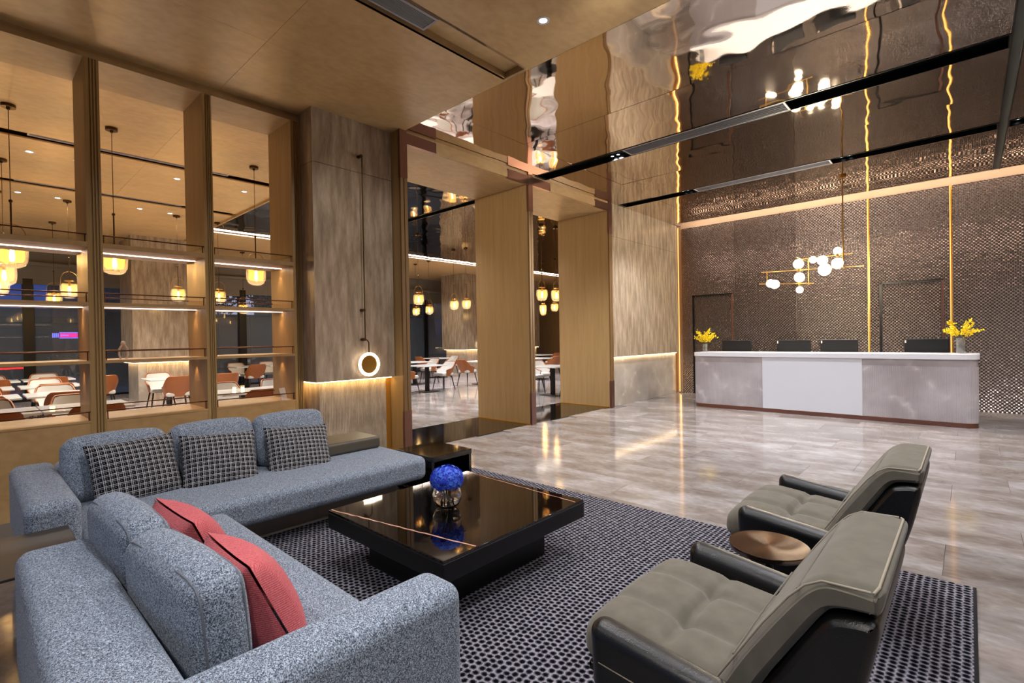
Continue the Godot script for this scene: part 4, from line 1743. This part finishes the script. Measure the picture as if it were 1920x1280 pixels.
func build_tables() -> void:
	var r := mb()
	r.rbox(Vector3(2.45, .007, -2.14), Vector3(2.9, .012, 4.30), .004, 1)
	var rug := put("area_rug", r, M.rug)
	tag(rug, "black and white knotted rug under the coffee table and armchairs", "rug")
	r = mb()
	r.bx(1.0, 3.9, .001, .0125, .006, .022)
	var e := put("border", r, M.rug_edge, rug)
	# coffee table
	var t := thing("coffee_table", "square black marble coffee table with pale veins on a recessed base", "coffee table", Vector3(2.215, .013, -2.54))
	var b := mb()
	b.rbox(Vector3(0, .359, 0), Vector3(1.236, .016, 1.176), .003, 1)
	put("table_top", b, M.black_stone, t)
	b = mb()
	b.rbox(Vector3(0, .300, 0), Vector3(1.24, .102, 1.18), .004, 1)
	put("apron", b, M.black_wood, t)
	b = mb()
	b.bx(-.44, .43, 0, .25, -.39, .39)
	put("base", b, M.black_wood, t)
	var rng := RandomNumberGenerator.new()
	rng.seed = 4
	for q in [[Vector2(-.605, -.575), Vector2(-.385, .575), .006], [Vector2(.602, -.575), Vector2(.54, .575), .004], [Vector2(.08, -.585), Vector2(.6, -.50), .004]]:
		b = mb()
		var r0 := []
		var r1 := []
		for i in 24:
			var f := i / 23.0
			var c: Vector2 = q[0].lerp(q[1], f) + Vector2(rng.randf() - .5, rng.randf() - .5) * .008
			var w: float = q[2] * (.5 + rng.randf() * .8)
			var dd: Vector2 = (q[1] - q[0]).normalized().orthogonal() * w
			r0.append(Vector3(clampf(c.x - dd.x, -.612, .612), .3675, clampf(c.y - dd.y, -.585, .585)))
			r1.append(Vector3(clampf(c.x + dd.x, -.612, .612), .3675, clampf(c.y + dd.y, -.585, .585)))
		b.grid([r1, r0])
		put("marble_vein", b, M.vein, t)
	# low black side table beyond the sofa's end
	t = thing("side_table", "low polished black side table at the right end of the long sofa", "side table", Vector3(3.16, .013, -3.98))
	b = mb()
	b.rbox(Vector3(0, .352, 0), Vector3(.50, .05, .58), .004, 1)
	put("table_top", b, M.black_stone, t)
	b = mb()
	b.bx(-.25, -.22, 0, .327, -.28, .28)
	b.bx(.22, .25, 0, .327, -.28, .28)
	b.bx(-.22, .22, 0, .327, -.28, -.25)
	put("side_panel", b, M.black_stone, t)
	# flat metal table in the sofa corner
	t = thing("corner_table", "flat taupe metal table in the corner between the two sofas", "side table", Vector3(0, 0, -3.30))
	b = mb()
	b.rbox(Vector3(.02, .515, 0), Vector3(.68, .014, .64), .004, 1)
	put("table_top", b, M.plate, t)
	for x in [-.26, .26]:
		b = mb()
		b.bx(x - .012, x + .012, 0, .508, -.26, -.236)
		b.bx(x - .012, x + .012, 0, .508, .2, .224)
		b.bx(x - .012, x + .012, 0, .02, -.236, .2)
		put("leg_frame", b, M.plate, t)
	# round steel table between the armchairs
	t = thing("round_table", "small round brushed steel table between the armchairs", "side table", Vector3(2.545, .013, -.705))
	b = mb()
	var rows := []
	var uvs := []
	for j in 8:
		var row := []
		var uvr := []
		for i in 65:
			var a := TAU * i / 64
			var rad := .172 * (1.0 - j / 7.0 * .998)
			row.append(Vector3(cos(a) * rad, .487, -sin(a) * rad))
			uvr.append(Vector2(i / 64.0, j / 7.0))
		rows.append(row)
		uvs.append(uvr)
	b.grid(rows, true, uvs)
	put("brushed_disc", b, M.brushed, t)
	b = mb()
	b.lathe([Vector2(.168, .462), Vector2(.173, .466), Vector2(.174, .482), Vector2(.172, .487)], 48)
	b.lathe_hard([Vector2(0, .4615), Vector2(.169, .4615)], 32)
	put("rim", b, std(Color(.5, .45, .42), .2, 1.0), t)
	b = mb()
	b.lathe_hard([Vector2(.02, .02), Vector2(.02, .462)], 16)
	put("column", b, M.black_metal, t)
	b = mb()
	b.lathe_hard([Vector2(0, 0), Vector2(.13, 0), Vector2(.13, .012), Vector2(.02, .02)], 32)
	put("foot", b, M.black_metal, t)
	# vase with a blue hydrangea
	var v := thing("flower_vase", "round glass vase with a blue hydrangea on the black coffee table", "vase", Vector3(2.142, .381, -2.565))
	b = mb()
	b.lathe([Vector2(0, .0), Vector2(.05, .0), Vector2(.078, .018), Vector2(.094, .055), Vector2(.096, .085), Vector2(.088, .12), Vector2(.072, .148), Vector2(.069, .150), Vector2(.066, .148), Vector2(.082, .118), Vector2(.0905, .085), Vector2(.0885, .056), Vector2(.073, .024), Vector2(.045, .010), Vector2(0, .010)], 36)
	put("glass_bowl", b, M.vase_glass, v)
	b = mb()
	b.lathe([Vector2(0, .0105), Vector2(.045, .0105), Vector2(.0725, .0245), Vector2(.088, .056), Vector2(.088, .075), Vector2(0, .075)], 36)
	put("water", b, M.water, v)
	b = mb()
	for k in 7:
		var a := TAU * k / 7
		b.tube([Vector3(cos(a) * .035, .018, sin(a) * .035), Vector3(cos(a + .6) * .02, .09, sin(a + .6) * .02), Vector3(cos(a + 1) * .04, .18, sin(a + 1) * .04)], .004, 6)
	put("stem", b, M.stem, v)
	for kind in 2:
		b = mb()
		for k in 110:
			var yy := 1.0 - 1.55 * (k + .5) / 110.0
			var ph := k * 2.39996 + kind * 1.3
			var rr := sqrt(1 - yy * yy)
			var d := Vector3(cos(ph) * rr, yy * .80, sin(ph) * rr)
			var c := Vector3(0, .185, 0) + d * (.098 + rng.randf() * .014)
			var nn := d.normalized()
			var ax := nn.cross(Vector3(rng.randfn(), rng.randfn(), rng.randfn())).normalized()
			var ay := nn.cross(ax)
			for m in 4:
				var a := PI / 2 * m
				var u := (ax * cos(a) + ay * sin(a)) * .017
				var w := (ax * -sin(a) + ay * cos(a)) * .009
				b.quad(c, c + u * .6 - w + nn * .003, c + u + nn * .001, c + u * .6 + w + nn * .003)
		var pe := put("petals", b, M.petal_blue if kind == 0 else M.petal_pale, v)
		pe.set_meta("kind", "stuff")
	for k in 3:
		b = mb()
		var a: float = [2.6, 3.4, .4][k]
		var c := Vector3(cos(a) * .07, .17, sin(a) * .07)
		var u := Vector3(cos(a), .25, sin(a)) * .06
		var w := Vector3(-sin(a), 0, cos(a)) * .025
		b.quad(c, c + u * .5 - w, c + u, c + u * .5 + w)
		put("leaf", b, M.leaf, v)

func build_armchairs() -> void:
	var c := thing("armchair", "near black leather lounge armchair with taupe suede cushions", "armchair", Vector3(1.825, .013, 0), 0.0, "lounge armchairs")
	# seat cushion, pillowed in two rows of three with seams between
	var b := mb()
	var s := Vector3(.70, .17, .66)
	b.rbox(Vector3.ZERO, s, .075, 4, 34, func(p: Vector3) -> Vector3:
		var fx := p.x / .35
		var fz := (p.z + .03) / .33
		if p.y > -.02:
			var dx := minf(absf(fx - .36), absf(fx + .36))
			var dz := absf(fz)
			var groove := exp(-pow(dx / .07, 2)) * .018 + exp(-pow(dz / .06, 2)) * .032 + exp(-pow(Vector2(dx, dz * .8).length() / .12, 2)) * .014
			var puff := (1 - fx * fx) * .02
			p.y += clampf((p.y + .02) / .06, 0, 1) * (puff - groove * clampf(1.2 - absf(fx) , .3, 1))
		p.y -= maxf(0, -p.z - .2) * .18
		return p)
	var o := put("seat_cushion", b, M.suede, c)
	o.transform = Transform3D(Basis(Vector3.RIGHT, .10), Vector3(0, .385, -.72))
	# back cushion with a folded-over headrest, extruded from its side profile (z, y)
	b = mb()
	var prof := PackedVector2Array([Vector2(.60, .40), Vector2(.555, .47), Vector2(.50, .57), Vector2(.43, .68), Vector2(.365, .775), Vector2(.325, .822), Vector2(.29, .846), Vector2(.25, .853), Vector2(.17, .848), Vector2(.155, .83), Vector2(.165, .785), Vector2(.18, .778), Vector2(.25, .770), Vector2(.285, .745), Vector2(.34, .66), Vector2(.42, .53), Vector2(.50, .40)])
	profile_body(b, prof, .345, .05)
	put("back_cushion", b, M.suede, c)
	# crease across the headrest, piping along its edge
	b = mb()
	for sx in [-1, 1]:
		var pts := []
		for q in [Vector2(.56, .462), Vector2(.43, .676), Vector2(.365, .770), Vector2(.325, .815), Vector2(.285, .838), Vector2(.18, .842)]:
			pts.append(Vector3(sx * .335, q.y + .002, -q.x - .002))
		b.tube(pts, .0035, 5)
	b.tube([Vector3(-.30, .8485, -.168), Vector3(.30, .8485, -.168)], .004, 5)
	b.tube([Vector3(-.335, .842, -.176), Vector3(-.30, .8485, -.168)], .004, 5)
	b.tube([Vector3(.335, .842, -.176), Vector3(.30, .8485, -.168)], .004, 5)
	put("piping", b, M.seam, c)
	b = mb()
	b.tube([Vector3(-.33, .553, -.514), Vector3(0, .553, -.518), Vector3(.33, .553, -.514)], .003, 5)
	b.tube([Vector3(-.33, .80, -.345), Vector3(0, .803, -.347), Vector3(.33, .80, -.345)], .003, 5)
	put("seam", b, M.suede, c)
	# moulded shell under and behind
	b = mb()
	var sh := PackedVector2Array([Vector2(.985, .30), Vector2(.98, .33), Vector2(.60, .30), Vector2(.52, .38), Vector2(.42, .52), Vector2(.345, .65), Vector2(.29, .735), Vector2(.255, .762), Vector2(.185, .772), Vector2(.165, .75), Vector2(.18, .66), Vector2(.215, .52), Vector2(.27, .38), Vector2(.35, .25), Vector2(.45, .20), Vector2(.90, .23)])
	profile_body(b, sh, .35, .03)
	put("shell", b, M.leather, c)
	# arms: thick upright leather pads, falling a little to the rear
	for sx in [-1, 1]:
		b = mb()
		b.rbox(Vector3.ZERO, Vector3(.108, .34, .56), .05, 4, 6, func(p: Vector3) -> Vector3:
			var f := (p.z + .28) / .56
			p.y -= f * .07 * clampf((p.y + .1) / .2, 0, 1)
			if p.y < -.05:
				p.z += .10 * (1.0 - f) * clampf((-.05 - p.y) / .12, 0, 1)
			p.x += sx * .012 * clampf(p.y / .15, 0, 1)
			return p)
		o = put("arm", b, M.leather, c)
		o.position = Vector3(sx * .392, .38, -.665)
		b = mb()
		b.tube([Vector3(sx * .449, .42, -.90), Vector3(sx * .451, .385, -.45)], .0022, 5)
		put("stitching", b, M.seam, c)
	b = mb()
	b.lathe_hard([Vector2(.035, .02), Vector2(.035, .23)], 16, Vector3(0, 0, -.62))
	put("column", b, M.black_metal, c)
	b = mb()
	b.lathe_hard([Vector2(0, 0), Vector2(.27, 0), Vector2(.27, .012), Vector2(.05, .024), Vector2(0, .024)], 36, Vector3(0, 0, -.62))
	put("foot", b, M.black_metal, c)
	var c2 := copy(c, Vector3(3.265, .013, 0), 0.0, "far black leather lounge armchair with taupe suede cushions", "lounge armchairs")

# a body whose side profile (z towards the front, y) is swept across x, edges rounded by rad
func profile_body(b: MB, prof: PackedVector2Array, half: float, rad: float) -> void:
	var pts := prof.duplicate()
	var area_ := 0.0
	for i in pts.size():
		area_ += pts[i].x * pts[(i + 1) % pts.size()].y - pts[(i + 1) % pts.size()].x * pts[i].y
	if area_ < 0:
		pts.reverse()
	var fine := PackedVector2Array()
	for i in pts.size():
		var p0 := pts[(i - 1 + pts.size()) % pts.size()]
		var p1 := pts[i]
		var p2 := pts[(i + 1) % pts.size()]
		var p3 := pts[(i + 2) % pts.size()]
		for k in 3:
			fine.append(p1.cubic_interpolate(p2, p0, p3, k / 3.0) if p1.distance_to(p2) < .2 else p1.lerp(p2, k / 3.0))
	var n := fine.size()
	var rows := []
	var steps := []
	for k in 5:
		var a := PI / 2 * (4 - k) / 4
		steps.append([-half + rad * (1 - sin(a)), 0.0])
	for k in 5:
		var a := PI / 2 * k / 4
		steps.append([half - rad * (1 - sin(a)), 0.0])
	# steps run from the left rim to the right rim; inset shrinks the outline at the rims
	for st in steps:
		var row := []
		for i in n + 1:
			var p := fine[i % n]
			var t := (fine[(i + 1) % n] - fine[(i - 1 + n) % n]).normalized()
			var inward := Vector2(-t.y, t.x)
			var ins: float = minf(rad - sqrt(maxf(0.0, rad * rad - pow(maxf(0.0, absf(st[0]) - (half - rad)), 2))), .022)
			p += inward * ins
			row.append(Vector3(st[0], p.y, -p.x))
		rows.append(row)
	b.grid(rows)
	# close both sides; the outline's own triangles serve the rims too
	var ids := Geometry2D.triangulate_polygon(fine)
	for e in [0, rows.size() - 1]:
		var x: float = rows[e][0].x
		for i in range(0, ids.size(), 3):
			var p: Vector3 = rows[e][ids[i]]
			var q: Vector3 = rows[e][ids[i + 1]]
			var r: Vector3 = rows[e][ids[i + 2]]
			if ((q - p).cross(r - p)).x * x < 0:
				b.tri(p, r, q)
			else:
				b.tri(p, q, r)

# ---------------------------------------------------------------- reception desk and what stands on it
func desk_outline(z0: float, z1: float, grow: float, round0: bool, round1: bool) -> PackedVector2Array:
	# plan in (x, z): front at small x
	var xf := 10.22 - grow
	var xb := 10.98
	var r := .16 + grow
	var p := PackedVector2Array()
	p.append(Vector2(xb, z0))
	if round0:
		for i in 9:
			var a := PI / 2 * i / 8
			p.append(Vector2(xf + r - r * sin(a), z0 + r - r * cos(a)))
	else:
		p.append(Vector2(xf, z0))
	if round1:
		for i in 9:
			var a := PI / 2 * i / 8
			p.append(Vector2(xf + r - r * cos(a), z1 - r + r * sin(a)))
	else:
		p.append(Vector2(xf, z1))
	p.append(Vector2(xb, z1))
	return p

func up_prism(b: MB, plan: PackedVector2Array, y0: float, y1: float) -> void:
	var q := PackedVector2Array()
	for p in plan:
		q.append(Vector2(p.x, -p.y))
	b.t = Transform3D(Basis(Vector3(1, 0, 0), Vector3(0, 0, -1), Vector3(0, 1, 0)), Vector3.ZERO)
	b.prism(q, y0, y1)
	b.t = Transform3D.IDENTITY

func fluted_skin(b: MB, plan: PackedVector2Array, y0: float, y1: float, pitch: float, depth: float) -> void:
	# reeds along an outline that is walked with its outside on the left hand
	var total := 0.0
	for i in plan.size() - 1:
		total += plan[i].distance_to(plan[i + 1])
	var reeds := int(total / pitch)
	var count := reeds * 5
	var r0 := []
	var r1 := []
	var seg := 0
	var start := 0.0
	for k in count + 1:
		var d := total * k / count
		while seg < plan.size() - 2 and d > start + plan[seg].distance_to(plan[seg + 1]):
			start += plan[seg].distance_to(plan[seg + 1])
			seg += 1
		var l := plan[seg].distance_to(plan[seg + 1])
		var p := plan[seg].lerp(plan[seg + 1], clampf((d - start) / l, 0, 1))
		var t := (plan[seg + 1] - plan[seg]).normalized()
		var out := Vector2(-t.y, t.x)
		var bulge := depth * pow(absf(sin(PI * (k % 5) / 5.0)), .7)
		p += out * bulge
		r0.append(Vector3(p.x, y0, p.y))
		r1.append(Vector3(p.x, y1, p.y))
	b.grid([r0, r1])

func build_reception() -> void:
	var d := thing("reception_desk", "long reception desk with grey fluted stone ends and white middle", "desk")
	var b := mb()
	up_prism(b, desk_outline(-4.25, .10, .012, true, true), 0.0, .072)
	put("copper_plinth", b, M.copper, d)
	b = mb()
	up_prism(b, desk_outline(-4.25, -2.909, -.004, true, false), .072, 1.04)
	put("stone_body", b, M.stone, d)
	b = mb()
	up_prism(b, desk_outline(-1.337, .10, -.004, false, true), .072, 1.04)
	put("stone_body", b, M.stone, d)
	b = mb()
	up_prism(b, desk_outline(-2.907, -1.339, .006, false, false), .072, 1.04)
	put("white_panel", b, M.white, d)
	for q in [[-4.25, -2.909, true, false], [-1.337, .10, false, true]]:
		b = mb()
		var o := desk_outline(q[0], q[1], -.004, q[2], q[3])
		fluted_skin(b, o, .072, .925, .019, .006)
		put("fluted_face", b, M.stone, d)
	b = mb()
	up_prism(b, desk_outline(-4.27, .12, .02, true, true), 1.04, 1.118)
	put("counter_top", b, M.counter, d)
	b = mb()
	b.bx(10.98, 11.45, .74, .78, -4.1, -.05)
	put("work_surface", b, M.counter, d)
	b = mb()
	b.bx(10.981, 11.40, 0, .74, -4.1, -3.2)
	b.bx(10.981, 11.40, 0, .74, -.9, -.06)
	put("drawer_unit", b, M.white, d)
	# monitors, their backs to the hall
	var where := [[-3.67, .57, "leftmost black monitor behind the reception desk"], [-2.585, .56, "second black monitor from the left behind the reception desk"], [-1.815, .55, "third black monitor from the left behind the reception desk"], [-.545, .57, "rightmost black monitor behind the reception desk"]]
	var m: Node3D
	for i in 4:
		var q = where[i]
		if i == 0:
			m = thing("monitor", q[2], "monitor", Vector3(11.12, .78, q[0]), 0, "desk monitors")
			b = mb()
			b.rbox(Vector3(0, .40, 0), Vector3(.035, .345, .60), .012, 2)
			put("screen_back", b, M.monitor, m)
			b = mb()
			b.rbox(Vector3(.025, .12, 0), Vector3(.03, .26, .06), .008, 1)
			put("stand", b, M.black_metal, m)
			b = mb()
			b.rbox(Vector3(.02, .008, 0), Vector3(.18, .016, .24), .006, 1)
			put("foot", b, M.black_metal, m)
		else:
			var o := copy(m, Vector3(11.12, .78, q[0]), 0, q[2], "desk monitors")
			var tagb := mb()
			tagb.bx(-.0195, -.0175, .50, .545, -.288, -.268)
			put("label_sticker", tagb, M.paper, o)
	# flowers at both ends of the counter
	flower_spray(Vector3(10.55, 1.118, -4.12), .17, .25, .045, 5, "short glass vase with yellow orchid sprays at the left end of the counter")
	flower_spray(Vector3(10.62, 1.118, -.10), .25, .30, .055, 9, "tall glass vase with yellow orchid sprays at the right end of the counter")

func flower_spray(at: Vector3, h: float, reach: float, rad: float, seed_: int, label: String) -> void:
	var v := thing("flower_vase", label, "vase", at)
	var b := mb()
	b.lathe([Vector2(0, 0), Vector2(rad, 0), Vector2(rad * 1.05, h), Vector2(rad * .96, h), Vector2(rad * .92, .012), Vector2(0, .012)], 20)
	put("glass_body", b, M.glass, v)
	b = mb()
	b.lathe_hard([Vector2(0, .013), Vector2(rad * .9, .013), Vector2(rad * .9, h * .55), Vector2(0, h * .55)], 16)
	put("water", b, std(Color(.10, .14, .07), .1), v)
	var rng := RandomNumberGenerator.new()
	rng.seed = seed_
	var st := mb()
	var bl := mb()
	for k in 15:
		var a := TAU * k / 15 + rng.randf()
		var r := reach * (.45 + .55 * rng.randf())
		var top := h + .10 + rng.randf() * .17
		var p0 := Vector3(cos(a) * rad * .5, .03, sin(a) * rad * .5)
		var p1 := Vector3(cos(a) * rad * .8, h, sin(a) * rad * .8)
		var p2 := Vector3(cos(a) * r * .6, top, sin(a) * r * .6)
		var p3 := Vector3(cos(a) * r, top - .02 + rng.randf() * .05, sin(a) * r)
		st.tube([p0, p1, p2, p3], .0025, 4)
		for j in 22:
			var f := .25 + .75 * j / 21.0
			var p := p1.bezier_interpolate(p1.lerp(p2, .5), p2, p3, f)
			p += Vector3(rng.randfn(), rng.randfn(), rng.randfn()) * .014
			for m in 3:
				var u := Vector3(rng.randfn(), rng.randfn(), rng.randfn()).normalized() * .022
				var w := u.cross(Vector3(rng.randfn(), rng.randfn(), rng.randfn())).normalized() * .013
				bl.quad(p, p + u * .5 - w, p + u, p + u * .5 + w)
	put("stem", st, M.stem, v)
	var o := put("blossoms", bl, M.petal_yellow, v)
	o.set_meta("kind", "stuff")

func build_chandelier() -> void:
	var c := thing("chandelier", "brass grid chandelier with white glass globes hanging before the reception wall", "chandelier", Vector3(10.54, CEIL, -1.64))
	var o := Vector3(10.54, CEIL, -1.64)
	var X := 10.54
	var b := mb()
	b.lathe_hard([Vector2(0, -.03), Vector2(.06, -.03), Vector2(.06, 0)], 20)
	put("canopy", b, M.brass, c)
	var rod := func(a: Vector3, e: Vector3, r: float) -> void:
		var q := mb()
		q.tube([a - o, e - o], r, 8)
		put("rod", q, M.brass, c)
	rod.call(Vector3(X, CEIL - .02, -1.64), Vector3(X, 2.62, -1.64), .011)
	rod.call(Vector3(X, 2.68, -3.00), Vector3(X, 2.63, -1.34), .009)
	rod.call(Vector3(X - .02, 2.455, -3.03), Vector3(X - .02, 2.39, -2.10), .009)
	rod.call(Vector3(X + .02, 2.86, -2.40), Vector3(X + .02, 2.87, -1.50), .009)
	rod.call(Vector3(X, 2.69, -2.893), Vector3(X, 2.44, -2.893), .008)
	rod.call(Vector3(X, 2.86, -2.185), Vector3(X, 2.37, -2.185), .008)
	rod.call(Vector3(X + .02, 2.87, -1.64), Vector3(X + .02, 2.62, -1.64), .008)
	rod.call(Vector3(X - .35, 2.86, -2.30), Vector3(X + .35, 2.86, -2.30), .008)
	rod.call(Vector3(X - .35, 2.43, -2.80), Vector3(X + .25, 2.43, -2.80), .008)
	var globes := [[0, 2.43, -2.76, .085], [-.12, 2.44, -2.80, .075], [0, 2.773, -2.348, .088], [-.02, 2.52, -2.33, .088], [-.02, 2.288, -2.328, .062], [.03, 2.83, -2.115, .062], [.03, 2.80, -1.965, .085], [-.04, 2.62, -1.92, .105], [.02, 2.94, -1.727, .068], [.02, 2.718, -1.729, .098]]
	for g in globes:
		b = mb(Transform3D(Basis.IDENTITY, Vector3(X + g[0], g[1], g[2]) - o))
		var prof := []
		for i in 13:
			var a := -PI / 2 + PI * i / 12
			prof.append(Vector2(cos(a) * g[3], sin(a) * g[3]))
		b.lathe(prof, 20)
		put("globe", b, M.globe, c)
		omni(Vector3(X + g[0], g[1], g[2]), 1.2 * pow(g[3] / .09, 2), Color(1.0, .93, .82), g[3] * .5)
	for q in [[2.66, -2.335], [2.40, -2.328], [2.865, -1.728]]:
		b = mb(Transform3D(Basis.IDENTITY, Vector3(X, q[0], q[1]) - o))
		b.lathe_hard([Vector2(0, -.03), Vector2(.025, -.03), Vector2(.025, .03), Vector2(0, .03)], 12)
		put("socket", b, M.brass, c)
